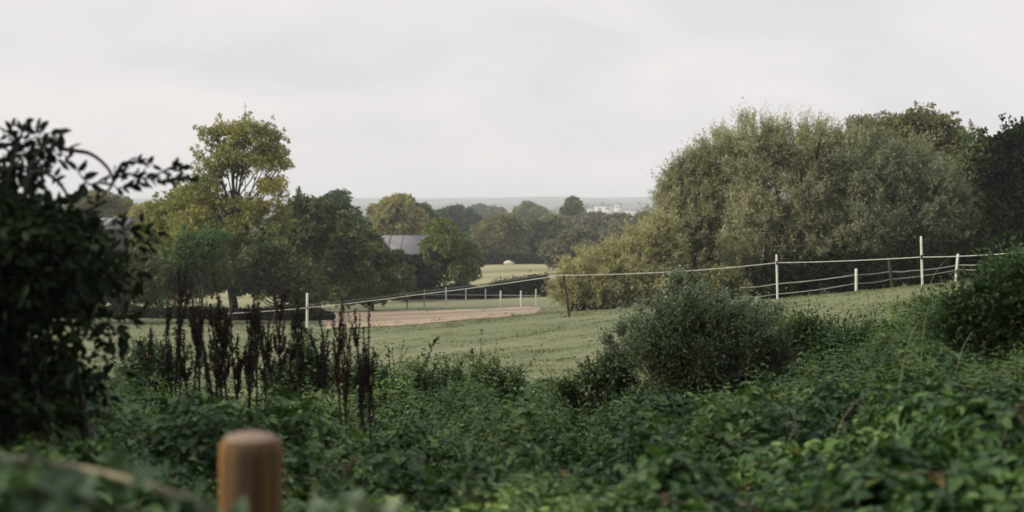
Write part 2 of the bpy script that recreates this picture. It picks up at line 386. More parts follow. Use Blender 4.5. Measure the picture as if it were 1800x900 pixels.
def gable(name, label, px, Y, py_eave, py_ridge, wpx, depth, wallm, roofm, cat='barn', group=None, doors=2):
    """ridge parallel to the picture; eave and ridge rows of the near slope"""
    s = Y/F; W = wpx*s; x = (px-CX)*s; ze = ZC-(py_eave-HY)*s; zr = ZC-(py_ridge-HY)*(Y+depth/2)/F
    z0 = ground(x, Y)-.3; z0 = min(z0, ze-2)
    root = empty(name, (x, Y+depth/2, z0), label, cat, group)
    v = np.array([[x-W/2, Y, z0], [x+W/2, Y, z0], [x+W/2, Y+depth, z0], [x-W/2, Y+depth, z0],
                  [x-W/2, Y, ze], [x+W/2, Y, ze], [x+W/2, Y+depth, ze], [x-W/2, Y+depth, ze],
                  [x-W/2, Y+depth/2, zr], [x+W/2, Y+depth/2, zr]])
    mesh_np('wall', v, quads=[[0, 1, 5, 4], [2, 3, 7, 6], [1, 2, 6, 5], [3, 0, 4, 7]], tris=[[5, 6, 9], [7, 4, 8]], mat=wallm, parent=root)
    o_ = .45; sl = (zr-ze)/(depth/2); t_ = .16; xa, xb = x-W/2-o_, x+W/2+o_
    v = []
    for (yy, zz) in ((Y-o_, ze-o_*sl), (Y+depth/2, zr), (Y+depth+o_, ze-o_*sl)):
        for xx in (xa, xb): v += [[xx, yy, zz+.03], [xx, yy, zz+.03+t_]]
    q = [[1, 3, 7, 5], [5, 7, 11, 9], [0, 4, 6, 2], [4, 8, 10, 6], [0, 2, 3, 1], [8, 9, 11, 10], [0, 1, 5, 4], [4, 5, 9, 8], [2, 6, 7, 3], [6, 10, 11, 7]]
    rf = mesh_np('roof', np.array(v), quads=q, mat=roofm, parent=root)
    # standing ribs of the sheet roofing
    ribs = []
    k = max(4, int(W/1.1))
    for i in range(1, k):
        xx = xa+(xb-xa)*i/k
        a = np.array([xx, Y-o_, ze-o_*sl+.03+t_]); b = np.array([xx, Y+depth/2, zr+.03+t_])
        w_ = .05; hh = np.array([0, -sl, 1.])/math.hypot(1, sl)*.07
        vv = np.array([a-[w_, 0, 0], a+[w_, 0, 0], b+[w_, 0, 0], b-[w_, 0, 0]]); vv = np.concatenate([vv, vv+hh])
        ribs.append((vv, np.array([[4, 5, 6, 7], [0, 1, 5, 4], [2, 3, 7, 6], [1, 2, 6, 5], [3, 0, 4, 7]])))
    v_, q_ = join(ribs); mesh_np('roof_rib', v_, quads=q_, mat=roofm, parent=rf)
    for i in range(doors):
        xx = x-W/2+W*(i+.5)/doors; v_, q_ = box((xx, Y-.03, z0+.3), (W/doors*.5, .06, (ze-z0)*.6)); mesh_np('door', v_, quads=q_, mat=M_DARKOPEN, parent=root)
    return root

gable('barn', 'long grey sheet roofed barn half hidden between the dark trees and a green tree', 702, 150, 446, 417, 74, 9, M_WALLD, M_ROOFG)
gable('shed', 'small pale roofed shed showing over the barn, right of the autumn coloured oak', 754, 205, 404, 397, 30, 7, M_WALLD, M_ROOFG, 'shed', doors=1)
gable('cottage', 'small blue grey roof glimpsed through the leaves of the dark tree on the left', 184, 120, 402, 387, 44, 7, M_WALLD, M_ROOFG, 'cottage', doors=1)

def warehouse(label, px, Y, py_top, py_base, wpx, seed=1):
    s = Y/F; W = wpx*s; x = (px-CX)*s; zt = ZC-(py_top-HY)*s; z0 = min(ZC-(py_base-HY)*s, ground(x, Y))-1; D_ = W*.7
    root = empty('warehouse', (x, Y+D_/2, z0), label, 'warehouse', 'pale buildings of the far town')
    v_, q_ = box((x, Y+D_/2, z0), (W, D_, zt-z0)); mesh_np('wall', v_, quads=q_, mat=M_WALLW, parent=root)
    v_, q_ = box((x, Y+D_/2, zt+.005), (W+1, D_+1, .7)); mesh_np('roof', v_, quads=q_, mat=M_ROOFG, parent=root)
    k = max(2, int(W/7))
    for i in range(k):
        xx = x-W/2+W*(i+.5)/k
        v_, q_ = box((xx, Y-.08, zt-3.6), (W/k*.5, .14, 1.6)); mesh_np('window', v_, quads=q_, mat=M_GLASS, parent=root)
warehouse('widest of the white flat buildings in the distant town right of the pointed dark tree', 1068, 1500, 362, 381, 44)
warehouse('tall narrow white block at the right end of the distant white buildings', 1087, 1460, 359, 380, 13)
warehouse('low white building left of the widest distant white building', 1042, 1600, 367, 380, 18)
warehouse('low pale building closest to the big willow among the far town buildings', 1112, 1550, 370, 380, 26)
warehouse('small pale building far off above the treetops left of the olive gold tree', 845, 1900, 364, 373, 22)

# far woods reading as one mass: small crowns built of leaf clumps
r = np.random.default_rng(11)
k = 1100; Yf = np.exp(r.uniform(math.log(520), math.log(2100), k)); u = r.uniform(-.75, .75, k); Xf = u*Yf
msk = (wav(Xf, Yf, 21, .006) > -.35) & ~((np.abs(Xf/Yf*F-182) < 60) & (Yf < 1480) & (Yf > 700)); Xf, Yf = Xf[msk], Yf[msk]
Zf = hz(Xf, Yf); k = len(Xf); rad = r.uniform(3.5, 8, k)*(1+Yf/3000); per = 130
d = rdir(k*per, r); d[:, 2] = np.abs(d[:, 2])*1.0
pos = np.repeat(np.stack([Xf, Yf, Zf], 1), per, 0)+d*(np.repeat(rad, per)*r.uniform(.6, 1, k*per))[:, None]*np.array([1.25, 1.25, 1.0])
L = np.repeat(rad, per)*r.uniform(.22, .4, k*per)
v, q = leaf_arrays(pos, rdir(k*per, r), unit(d+r.normal(0, .5, (k*per, 3))), L, L*.8)
M_FARWOOD = leaf_mat('far_wood', [(0.039, 0.052, 0.029), (0.065, 0.078, 0.039), (0.111, 0.111, 0.058)], .8, .15, .1, .75, .02)
tag(mesh_np('far_wood', v, quads=q, mat=M_FARWOOD), 'distant woods and hedgerows filling the valley to the hills', 'woodland', None, 'stuff')

# ------------------------------------------------------------------ trees beyond the pasture
GT = 'trees beyond the pasture'
tree('oak_tree', 'round autumn gold oak standing above the barn roof', 'tree', 697, 185, [(697, 382, 46, 36), (672, 398, 26, 24), (722, 392, 26, 28), (697, 362, 28, 18)], M_ORANGE, 26000, .42, group=GT, seed=3, cr=1.0)
tree('broadleaf_tree', 'small dark tree on the right shoulder of the autumn gold oak', 'tree', 735, 215, [(733, 378, 20, 22), (745, 392, 22, 22)], M_DGREEN, 9000, .42, group=GT, seed=4, cr=.9)
tree('broadleaf_tree', 'round blue green crown peeping over the dark bushy tree beside the tallest tree', 'tree', 592, 140, [(592, 370, 36, 32), (592, 400, 45, 40)], M_BLUEG, 18000, .30, group=GT, seed=5, cr=.8)
tree('broadleaf_tree', 'dark rounded tree behind the green tree, just right of the autumn gold oak', 'tree', 795, 330, [(795, 385, 36, 20), (772, 392, 20, 16), (820, 392, 20, 16)], M_BLUEG, 14000, .7, group=GT, seed=6, cr=1.6)
tree('broadleaf_tree', 'yellow green tree with a low crown right of the barn roof', 'tree', 780, 120, [(790, 435, 44, 42), (775, 420, 28, 26), (805, 462, 38, 32), (765, 470, 26, 24), (775, 410, 22, 18)], M_GREEN, 30000, .26, group=GT, seed=7, cr=.75)
tree('broadleaf_tree', 'olive gold spreading tree at the far edge of the pale field', 'tree', 872, 250, [(872, 412, 44, 34), (850, 430, 26, 34), (892, 400, 34, 20), (880, 438, 44, 24)], M_OLIVE, 26000, .5, group=GT, seed=8, cr=1.2)
tree('broadleaf_tree', 'dark spreading tree at the right end of the pale field', 'tree', 940, 262, [(935, 425, 44, 36), (955, 408, 34, 26), (925, 442, 40, 20), (960, 440, 30, 22)], M_DGREEN, 24000, .55, group=GT, seed=9, cr=1.2)
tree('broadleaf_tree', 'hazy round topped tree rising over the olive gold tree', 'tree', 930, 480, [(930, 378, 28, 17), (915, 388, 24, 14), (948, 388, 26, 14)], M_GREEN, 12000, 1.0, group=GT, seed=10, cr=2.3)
tree('broadleaf_tree', 'soft hazy tree in the gap just left of the autumn gold oak', 'tree', 640, 260, [(638, 398, 26, 20), (655, 402, 24, 18), (622, 405, 24, 20)], M_OLIVE, 9000, .5, group=GT, seed=32, cr=1.2)
tree('pine_tree', 'tall pointed dark tree left of the distant white buildings', 'tree', 1003, 400, [(1007, 362, 13, 12), (1002, 376, 20, 12), (1005, 392, 26, 16)], M_DGREEN, 12000, .75, group=GT, seed=12, cr=1.6)
tree('broadleaf_tree', 'olive tree beside the foot of the pointed dark tree', 'tree', 975, 330, [(975, 398, 26, 20), (990, 405, 24, 22)], M_OLIVE, 10000, .7, group=GT, seed=13, cr=1.4)
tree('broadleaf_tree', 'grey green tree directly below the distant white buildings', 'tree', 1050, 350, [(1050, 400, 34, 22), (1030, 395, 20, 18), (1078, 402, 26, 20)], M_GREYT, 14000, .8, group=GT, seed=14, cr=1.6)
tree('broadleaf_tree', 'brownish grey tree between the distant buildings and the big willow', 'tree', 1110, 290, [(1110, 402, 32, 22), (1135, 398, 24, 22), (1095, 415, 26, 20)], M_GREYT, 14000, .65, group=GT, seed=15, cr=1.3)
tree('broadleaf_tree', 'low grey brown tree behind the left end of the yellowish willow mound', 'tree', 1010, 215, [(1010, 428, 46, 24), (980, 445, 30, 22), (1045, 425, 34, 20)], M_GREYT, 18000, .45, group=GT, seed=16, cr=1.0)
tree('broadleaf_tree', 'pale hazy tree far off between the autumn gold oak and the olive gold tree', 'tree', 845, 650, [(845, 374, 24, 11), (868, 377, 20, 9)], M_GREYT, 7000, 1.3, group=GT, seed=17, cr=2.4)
tree('broadleaf_tree', 'pale olive tree at the left edge of the distant treetops above the dark tree', 'tree', 165, 200, [(165, 362, 40, 26), (195, 372, 34, 26)], M_OLIVE, 14000, .45, group=GT, seed=18, cr=1.1)
tree('broadleaf_tree', 'tawny orange bush showing left of the yellow green tree', 'tree', 240, 150, [(240, 392, 36, 24), (262, 380, 26, 22), (222, 405, 26, 24)], M_ORANGE, 13000, .3, group=GT, seed=19, cr=.9)
tree('broadleaf_tree', 'leafy yellow green tree leaning on the left of the tall open crowned tree', 'tree', 305, 88, [(305, 385, 46, 42), (280, 420, 40, 50), (325, 360, 30, 28), (310, 450, 60, 40)], M_YELLOW, 34000, .19, group=GT, seed=20, cr=.6)
tree('ash_tree', 'tallest tree on the left, open yellow green crown on a dark straight trunk', 'tree', 408, 75,
     [(372, 238, 24, 20), (400, 232, 34, 18), (440, 228, 36, 18), (475, 245, 32, 24), (492, 280, 20, 28), (485, 325, 26, 28), (380, 275, 34, 26), (425, 268, 44, 28), (462, 285, 34, 24), (375, 310, 32, 24), (418, 300, 24, 18), (352, 345, 46, 24), (430, 358, 46, 18), (475, 362, 30, 20), (395, 378, 84, 26), (450, 405, 62, 34), (345, 400, 60, 30), (385, 425, 60, 34), (420, 455, 76, 34), (460, 480, 60, 28), (365, 480, 50, 26), (330, 500, 40, 20), (455, 505, 40, 14)],
     M_ASH, 76000, .125, bark=BARKD, group=GT, seed=21, cr=.40, trunk_r=.26, n_limb=80)
tree('broadleaf_tree', 'dark bushy tree just right of the tallest tree', 'tree', 560, 85, [(545, 380, 38, 34), (590, 412, 38, 34), (545, 420, 48, 46), (600, 435, 44, 46), (560, 465, 56, 40), (610, 475, 44, 36)], M_DGREEN, 60000, .18, group=GT, seed=22, cr=.6)
tree('broadleaf_tree', 'dark low bushy tree whose right side meets the barn roof', 'tree', 655, 95, [(640, 437, 36, 36), (655, 474, 40, 36), (630, 460, 40, 44), (690, 488, 34, 26), (684, 452, 18, 16)], M_DGREEN, 34000, .2, group=GT, seed=23, cr=.6)
tree('shrub', 'bluish green rounded bush in front of the lower crown of the tallest tree', 'bush', 355, 68, [(358, 432, 40, 28), (345, 455, 38, 28)], M_EMER, 16000, .14, group='bushes under the trees on the left', seed=24, cr=.4)
tree('shrub', 'dark bush filling the gap between the near dark tree and the yellow green tree', 'bush', 215, 66, [(225, 480, 50, 40), (180, 500, 60, 45), (250, 505, 46, 34), (120, 480, 80, 60)], M_DGREEN, 34000, .15, group='bushes under the trees on the left', seed=25, cr=.45, stems=3)
tree('shrub', 'dark bush below the yellow green tree, left of the tall trunk', 'bush', 320, 70, [(320, 470, 50, 32), (365, 485, 40, 26), (285, 490, 44, 28)], M_GREEN, 22000, .16, group='bushes under the trees on the left', seed=26, cr=.42, stems=3)
tree('shrub', 'dark bush right of the tall trunk at the foot of the dark bushy trees', 'bush', 480, 71, [(510, 490, 46, 36), (470, 470, 40, 40), (440, 490, 34, 24), (540, 510, 36, 22)], M_DGREEN, 26000, .16, group='bushes under the trees on the left', seed=27, cr=.42, stems=3)
tree('shrub', 'sunlit yellow green bush behind the left white fence post', 'bush', 590, 100, [(588, 514, 26, 13), (600, 520, 20, 12)], M_YELLOW, 6000, .14, group='bushes under the trees on the left', seed=28, cr=.3, stems=2)
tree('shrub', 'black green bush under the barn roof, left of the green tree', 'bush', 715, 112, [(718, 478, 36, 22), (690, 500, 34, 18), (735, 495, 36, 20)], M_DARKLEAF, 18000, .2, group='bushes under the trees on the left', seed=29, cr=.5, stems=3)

tree('shrub', 'rounded hedge bush between the dark bushy trees and the sunlit bush', 'bush', 560, 92, [(550, 508, 30, 18), (525, 518, 30, 16)], M_GREEN, 9000, .13, group='bushes under the trees on the left', seed=30, cr=.35, stems=3)
tree('shrub', 'green hedge bush at the right foot of the dark low tree, beside the small posts', 'bush', 655, 94, [(650, 512, 46, 18), (620, 518, 30, 14)], M_DGREEN, 11000, .14, group='bushes under the trees on the left', seed=31, cr=.35, stems=3)
def hedge(label, pts, Y, h_px, mat, n_leaf, leaf, seed, name='hedge', depth=1.6):
    """clipped-by-grazing hedge line between photo columns"""
    r = np.random.default_rng(seed); xs_ = [p[0] for p in pts]; tops = [p[1] for p in pts]
    px = r.uniform(xs_[0], xs_[-1], n_leaf); top = np.interp(px, xs_, tops); yy = Y+r.uniform(-depth/2, depth/2, n_leaf)
    x = (px-CX)/F*Y; g0 = hz(x, yy); zt = ZC-(top-HY)/F*Y; zt = zt+wav(x, yy, seed, 1.3)*.16+r.exponential(.09, n_leaf)*(r.random(n_leaf) < .25)-(np.abs(yy-Y)/(depth/2))**2*.3
    H = np.maximum(zt-g0, .15); f = r.uniform(0, 1, n_leaf)**.7; z = g0+H*f
    N = unit(r.normal(size=(n_leaf, 3))+np.array([0, -.5, .6])); L = leaf*r.uniform(.7, 1.4, n_leaf)
    v, q = leaf_arrays(np.stack([x, yy, z], 1), rdir(n_leaf, r), N, L, L*.6)
    xm = (xs_[0]+xs_[-1])/2; xm = (xm-CX)/F*Y
    root = empty(name, (xm, Y, ground(xm, Y)), label, 'hedge')
    mesh_np('foliage', v, quads=q, mat=mat, parent=root)
    for j in range(16):
        T = Tubes(); px_ = xs_[0]+(xs_[-1]-xs_[0])*(j+.5)/16; x_ = (px_-CX)/F*Y; g_ = ground(x_, Y); zt_ = ZC-(np.interp(px_, xs_, tops)-HY)/F*Y
        a = np.array([x_, Y, g_-.1]); b_ = np.array([x_+r.normal(0, .3), Y+r.normal(0, .2), max(zt_-.25, g_+.1)]); T.add(bez(a, (a+b_)/2+r.normal(0, .08, 3), b_, 5), np.linspace(.05, .015, 5), 5)
        T.build('stem', BARKD, root)
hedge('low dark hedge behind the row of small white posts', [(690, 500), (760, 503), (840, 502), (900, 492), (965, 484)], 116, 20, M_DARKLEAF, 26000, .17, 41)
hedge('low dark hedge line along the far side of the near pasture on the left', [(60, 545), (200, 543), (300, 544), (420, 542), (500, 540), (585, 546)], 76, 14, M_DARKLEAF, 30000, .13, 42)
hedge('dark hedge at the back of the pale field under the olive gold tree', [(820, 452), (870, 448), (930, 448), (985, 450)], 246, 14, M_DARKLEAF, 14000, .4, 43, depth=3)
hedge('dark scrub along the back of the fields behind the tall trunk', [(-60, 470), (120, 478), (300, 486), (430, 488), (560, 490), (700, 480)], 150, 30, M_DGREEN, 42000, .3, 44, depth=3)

# ------------------------------------------------------------------ sheep (pale shape on the far field)
def skin_body(name, chain, mat, parent):
    me = bpy.data.meshes.new(name); me.from_pydata([c[0] for c in chain], [(c[2], i) for i, c in enumerate(chain) if c[2] is not None], [])
    me.materials.append(mat); o = bpy.data.objects.new(name, me); link(o, parent)
    o.modifiers.new('Skin', 'SKIN'); 
    sv = me.skin_vertices[0].data if me.skin_vertices else None
    if sv is None:
        bpy.context.view_layer.objects.active = o; sv = me.skin_vertices[0].data
    for i, c in enumerate(chain): sv[i].radius = c[1]; sv[i].use_root = (i == 0)
    s_ = o.modifiers.new('Sub', 'SUBSURF'); s_.levels = 1; s_.render_levels = 1
    return o
M_WOOL = noise_mat('wool', [(.42, .40, .34), (.6, .58, .5)], 12, .95, bump=.5)
p = hit(893, 468, 150, 260); p[2] = ground(p[0], p[1])
sh = empty('sheep', p, 'pale grazing sheep on the far field below the olive gold tree', 'sheep')
ch = [((.1, 0, .62), (.30, .34), None), ((-.45, 0, .63), (.30, .33), 0), ((.5, 0, .62), (.26, .28), 0), ((.78, 0, .6), (.15, .15), 2), ((.95, 0, .42), (.10, .11), 3), ((1.05, 0, .24), (.06, .06), 4),
      ((.42, -.16, .35), (.08, .08), 2), ((.42, -.16, .02), (.045, .045), 6), ((.42, .16, .35), (.08, .08), 2), ((.42, .16, .02), (.045, .045), 8),
      ((-.5, -.16, .38), (.10, .10), 1), ((-.55, -.16, .2), (.05, .05), 10), ((-.5, -.16, .02), (.045, .045), 11), ((-.5, .16, .38), (.10, .10), 1), ((-.55, .16, .2), (.05, .05), 13), ((-.5, .16, .02), (.045, .045), 14), ((-.78, 0, .55), (.06, .06), 1)]
sh.scale = (1.0, 1.0, 1.0)
skin_body('body', ch, M_WOOL, sh)

# ------------------------------------------------------------------ willows behind the pasture fence
willow('low yellowish sallow mound left of the big willow, behind the leaning dark post', 1050, 56,
       [(1055, 478, 82, 52), (1120, 450, 66, 56), (1165, 430, 46, 60), (1010, 500, 55, 40), (1150, 500, 60, 45), (1075, 510, 100, 32)], M_WILLOWY, 4800, 26, .11, 51, up=.7, stl=(.4, 1.1))
willow('left shoulder of the big willow thicket with wispy shoots against the sky', 1235, 60,
       [(1230, 345, 60, 60), (1180, 345, 32, 44), (1212, 305, 46, 48), (1180, 410, 60, 66), (1268, 280, 58, 58), (1260, 390, 80, 80), (1230, 460, 80, 50)], M_WILLOW, 5400, 28, .12, 52, up=.8)
willow('tallest central willow of the thicket, grey green with upright shoots', 1370, 58,
       [(1330, 262, 80, 66), (1410, 262, 84, 60), (1465, 275, 60, 56), (1380, 350, 115, 80), (1340, 420, 95, 80), (1430, 420, 95, 85), (1370, 480, 110, 40)], M_WILLOW, 6800, 28, .12, 53, up=.85)
willow('broad grey green willow at the right of the thicket behind the tall white post', 1580, 57,
       [(1520, 290, 84, 66), (1590, 298, 76, 62), (1640, 350, 66, 74), (1560, 390, 110, 80), (1660, 420, 80, 62), (1500, 450, 90, 55), (1600, 465, 110, 40), (1690, 400, 50, 70)], M_WILLOWG, 6800, 28, .12, 54, up=.6)
GR = 'large trees behind the willow thicket'
tree('broadleaf_tree', 'smooth olive domed tree rising directly behind the willow thicket', 'tree', 1540, 80, [(1540, 240, 60, 42), (1520, 230, 36, 26), (1575, 232, 40, 30), (1550, 280, 80, 50), (1520, 350, 90, 60)], M_DOME, 38000, .15, group=GR, seed=61, cr=.38, tips=False)
tree('oak_tree', 'lumpy olive crowned oak immediately right of the smooth domed tree', 'tree', 1640, 76, [(1605, 210, 30, 20), (1640, 222, 38, 26), (1670, 245, 30, 26), (1630, 260, 55, 36), (1695, 270, 26, 26), (1660, 300, 66, 40), (1660, 370, 70, 60)], M_OLIVE, 34000, .17, group=GR, seed=62, cr=.5)
tree('oak_tree', 'dark oak with open crown filling the gap left of the rightmost dark tree', 'tree', 1735, 62, [(1712, 262, 28, 22), (1735, 290, 40, 32), (1700, 300, 34, 30), (1740, 340, 44, 44), (1715, 370, 50, 50), (1730, 430, 60, 40)], M_DGREEN, 26000, .15, group=GR, seed=63, cr=.42)
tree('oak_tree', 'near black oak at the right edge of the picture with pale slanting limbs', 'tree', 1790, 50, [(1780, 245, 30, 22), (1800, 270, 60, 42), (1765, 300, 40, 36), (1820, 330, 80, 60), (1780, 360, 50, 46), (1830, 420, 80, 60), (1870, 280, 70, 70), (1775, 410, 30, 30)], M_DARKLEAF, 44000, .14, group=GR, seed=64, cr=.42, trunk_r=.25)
tree('shrub', 'dark leaf mass standing in for shade at the foot of the willows behind the right hand fence', 'bush', 1560, 54, [(1480, 480, 80, 32), (1580, 475, 90, 34), (1680, 455, 80, 36), (1380, 495, 70, 24), (1760, 445, 80, 40)], M_DARKLEAF, 46000, .13, group=None, seed=65, cr=.4, stems=4)  # near-black leaves put in for the shadowed interior under the willows
tree('shrub', 'small green bush at the willow foot left of the second white fence post', 'bush', 1275, 50, [(1270, 492, 30, 22), (1290, 505, 26, 16)], M_OLIVE, 9000, .09, seed=66, cr=.25, stems=2)

# ------------------------------------------------------------------ fences
def post(root, px, pyt, pyb, Y, r0, mat, lean=0, name='post', on_ground=True):
    """post leans so that its head is at px and its foot at px+lean"""
    x0 = (px+lean-CX)/F*Y; zb = ground(x0, Y) if on_ground else ZC-(pyb-HY)/F*Y
    top = P(px, pyt, Y); b_ = np.array([x0, Y, zb-.15]); T = Tubes()
    pts = np.array([b_+(top-b_)*f for f in (0, .1, .5, .9, .985, 1)])
    T.add(pts, r0*np.array([1, 1, 1, 1, .9, .45]), 6)
    return T.build(name, mat, root)
def rope(root, pts, r0, mat, name='rope', sag=.0):
    """pts: (px,py,Y) knots"""
    W = np.array([P(*p_) for p_ in pts]); out = []
    for a, b_ in zip(W[:-1], W[1:]):
        for f in np.linspace(0, 1, 7)[:-1]: out.append(a+(b_-a)*f-np.array([0, 0, sag*4*f*(1-f)]))
    out.append(W[-1]); T = Tubes(); T.add(np.array(out), np.full(len(out), r0), 4)
    return T.build(name, mat, root)
fn = empty('electric_fence', (3, 38, ground(3, 38)), 'electric fence with tall white posts and one pale top tape running across the pasture', 'fence')
YL = [(150, 553, 62), (400, 551, 57), (540, 541, 51), (735, 518, 46), (985, 484, 40), (1180, 478, 38.5), (1365, 462, 37), (1619, 452, 31), (1800, 443.5, 27), (2100, 428, 23)]
post(fn, 1619, 415, 510, 31, .027, M_POSTW, lean=3)
post(fn, 1365, 447, 528, 37, .030, M_POSTW, lean=2)
tag(post(fn, 990, 480, 556, 40, .04, M_POSTD, lean=12), 'dark leaning wooden post')
post(fn, 540, 515, 580, 51, .05, M_POSTW, lean=0)
rope(fn, YL[1:], .010, M_ROPE, 'rope', .02)
rope(fn, [(540, 536, 51), (735, 513, 46), (985, 479, 40)], .011, M_ROPED, 'rope', .03)
post(fn, 2100, 405, 500, 23, .036, M_POSTW)
for px_, py_, Y_ in ((1619.6, 452, 31), (1365.6, 462, 37), (540, 541, 51)):
    c_ = P(px_, py_, Y_); T = Tubes(); T.add([c_-[0, .05, .05], c_-[0, .05, 0], c_-[0, .05, -.05]], [.028, .034, .028], 6); T.build('insulator', M_STEM, fn)
f2 = empty('pasture_fence', (12, 45, ground(12, 45)), 'second fence along the willow foot with shorter posts and two dark sagging wires', 'fence')
post(f2, 1505, 472, 518, 45, .045, M_POSTW, lean=0)
tag(post(f2, 1684, 446, 478, 46, .042, M_POSTW, lean=-6), 'tilted short white post')
tag(post(f2, 1562, 453, 515, 46, .05, M_POSTD, lean=8), 'dark crooked wooden post')
post(f2, 1310, 498, 530, 47, .045, M_POSTD)
rope(f2, [(1300, 506, 47), (1365, 499, 46.5), (1505, 483, 45), (1565, 477, 46), (1600, 476, 46), (1684, 466, 46), (1820, 461, 44), (2000, 450, 42)], .016, M_ROPED2, 'rail', .03)
rope(f2, [(1300, 522, 47), (1365, 517, 46.5), (1505, 498, 45), (1565, 491, 46), (1684, 474, 46), (1820, 470, 44), (2000, 460, 42)], .013, M_ROPED2, 'rail', .04)
f3 = empty('paddock_fence', (-3, 98, ground(-3, 98)), 'far fence of thin white posts joined by faint wires behind the earth track', 'fence')
for px_ in (715, 746, 783.5, 818.6, 853.5, 880, 915.7, 942):
    big = px_ in (715, 783.5, 880, 915.7)
    post(f3, px_, 508 if not big else 505+(px_ > 800)*6, 540, 97+rng.uniform(-1, 1), .055 if big else .04, M_POSTW if px_ > 760 else M_STRAW, lean=float(rng.uniform(-1, 1)))
rope(f3, [(700, 518, 97), (783, 518, 97), (880, 519, 97), (950, 520, 97)], .015, M_ROPE)
rope(f3, [(700, 527, 97), (783, 527, 97), (880, 528, 97), (950, 529, 97)], .012, M_ROPE)
tw = empty('radio_mast', (P(431, 400, 330)[0], 330, ground(P(431, 400, 330)[0], 330)), 'thin distant mast rising above the top of the tallest tree', 'mast')
T = Tubes(); a = P(431, 180, 330); b_ = np.array([a[0], 330, ground(a[0], 330)]); T.add([b_, (a+b_)/2, a], [.2, .13, .07], 5); T.build('pole', M_ROPED, tw)
T = Tubes(); T.add([a-[.5, 0, 1], a+[.5, 0, -1]], [.035, .035], 5); T.build('crossarm', M_ROPED, tw)
T = Tubes(); T.add([a-[.35, 0, 2.4], a+[.35, 0, -2.4]], [.035, .035], 5); T.build('crossarm', M_ROPED, tw)

# ------------------------------------------------------------------ pasture grass
r = np.random.default_rng(70)
k = 460000; Yg = np.exp(r.uniform(math.log(15), math.log(96), k)); u = r.uniform(-.5, .5, k); Xg = u*Yg
def lat(X, Y, seed, c):
    rr = np.random.default_rng(seed).uniform(-1, 1, (512, 512)); fx = X/c; fy = Y/c; ix = np.floor(fx).astype(int); iy = np.floor(fy).astype(int); tx = fx-ix; ty = fy-iy; tx = tx*tx*(3-2*tx); ty = ty*ty*(3-2*ty)
    g_ = lambda a, b: rr[a % 512, b % 512]
    return (g_(ix, iy)*(1-tx)+g_(ix+1, iy)*tx)*(1-ty)+(g_(ix, iy+1)*(1-tx)+g_(ix+1, iy+1)*tx)*ty
dens = lat(Xg, Yg*1.3, 71, 2.6)*.34+lat(Xg, Yg, 72, .9)*.5+lat(Xg, Yg, 74, .3)*.5
msk = (dens+r.normal(0, .3, k)) > -.05; Xg, Yg = Xg[msk], Yg[msk]; k = len(Xg); zg = hz(Xg, Yg)
L = r.uniform(.012, .035, k)*(1+np.clip(dens[msk], -.5, 1)*.9)*np.where(dens[msk] > .75, 2.1, 1); w = .008+.00025*Yg
D = unit(r.normal(0, .55, (k, 3))+np.array([0, 0, 1.])); b0 = np.stack([Xg, Yg, zg-.01], 1); sd = unit(np.stack([r.normal(1, .5, k), r.normal(0, .7, k), np.zeros(k)], 1))*w[:, None]
v = np.stack([b0-sd, b0+sd, b0+D*L[:, None]*1.3], 1).reshape(-1, 3)
M_GRASS = leaf_mat('grass_blade', [(.045, .07, .032), (.085, .11, .052), (.14, .15, .08), (.25, .23, .15)], .7, .3, .2, .55, .6)
tag(mesh_np('grass', v, tris=np.arange(3*k).reshape(-1, 3), mat=M_GRASS), 'short tufted grass of the grazed pasture', 'grass', None, 'stuff')
# taller pale grass heads along the bramble edge
k = 9000; Yg = r.uniform(13.5, 19, k); u = r.uniform(-.42, .30, k); Xg = u*Yg; cl = wav(Xg, Yg, 73, 1.2); msk = cl > .25; Xg, Yg = Xg[msk], Yg[msk]; k = len(Xg); zg = hz(Xg, Yg)
L = r.uniform(.15, .5, k); D = unit(r.normal(0, .22, (k, 3))+np.array([.1, 0, 1.])); b0 = np.stack([Xg, Yg, zg-.01], 1); sd = np.stack([np.full(k, .004), r.normal(0, .003, k), np.zeros(k)], 1)
mid = b0+D*L[:, None]*.6; tp = b0+D*L[:, None]+np.stack([L*.2, 0*L, -L*.06], 1)
v = np.stack([b0-sd, b0+sd, mid+sd, mid-sd, tp], 1).reshape(-1, 3); bi = np.arange(k)[:, None]*5
M_TALLG = leaf_mat('tall_grass_blade', [(.10, .12, .05), (.19, .19, .10), (.28, .26, .16)], .7, .3, .2, .4, 1)
tag(mesh_np('tall_grass', v, quads=bi+np.array([0, 1, 2, 3]), tris=bi+np.array([3, 2, 4]), mat=M_TALLG), 'longer pale grass at the back edge of the brambles', 'grass', None, 'stuff')

# ------------------------------------------------------------------ brambles in the foreground
bc = [(-900, 3, 870), (-900, 5, 760), (-900, 8, 680), (-900, 12, 640), (-900, 15, 660),
      (100, 2.4, 1000), (100, 3.5, 890), (100, 5, 790), (100, 8, 705), (100, 10, 680), (100, 14, 672),
      (500, 2.4, 1350), (500, 3.5, 1080), (500, 4.6, 935), (500, 6.2, 845), (500, 9, 750), (500, 11.5, 700), (500, 14, 700),
      (950, 2.4, 1350), (950, 3.5, 1090), (950, 4.6, 930), (950, 6.5, 850), (950, 9.5, 765), (950, 12.5, 705), (950, 15, 718),
      (1300, 2.4, 1350), (1300, 3.5, 1090), (1300, 4.6, 930), (1300, 6.5, 850), (1300, 9.5, 730), (1300, 12, 675), (1300, 16, 640),
      (1700, 2.4, 1250), (1700, 3.5, 1020), (1700, 4.6, 900), (1700, 6, 790), (1700, 9, 655), (1700, 12, 580), (1700, 16, 560),
      (2700, 3, 850), (2700, 5, 690), (2700, 8, 560), (2700, 12, 470), (2700, 16, 460)]
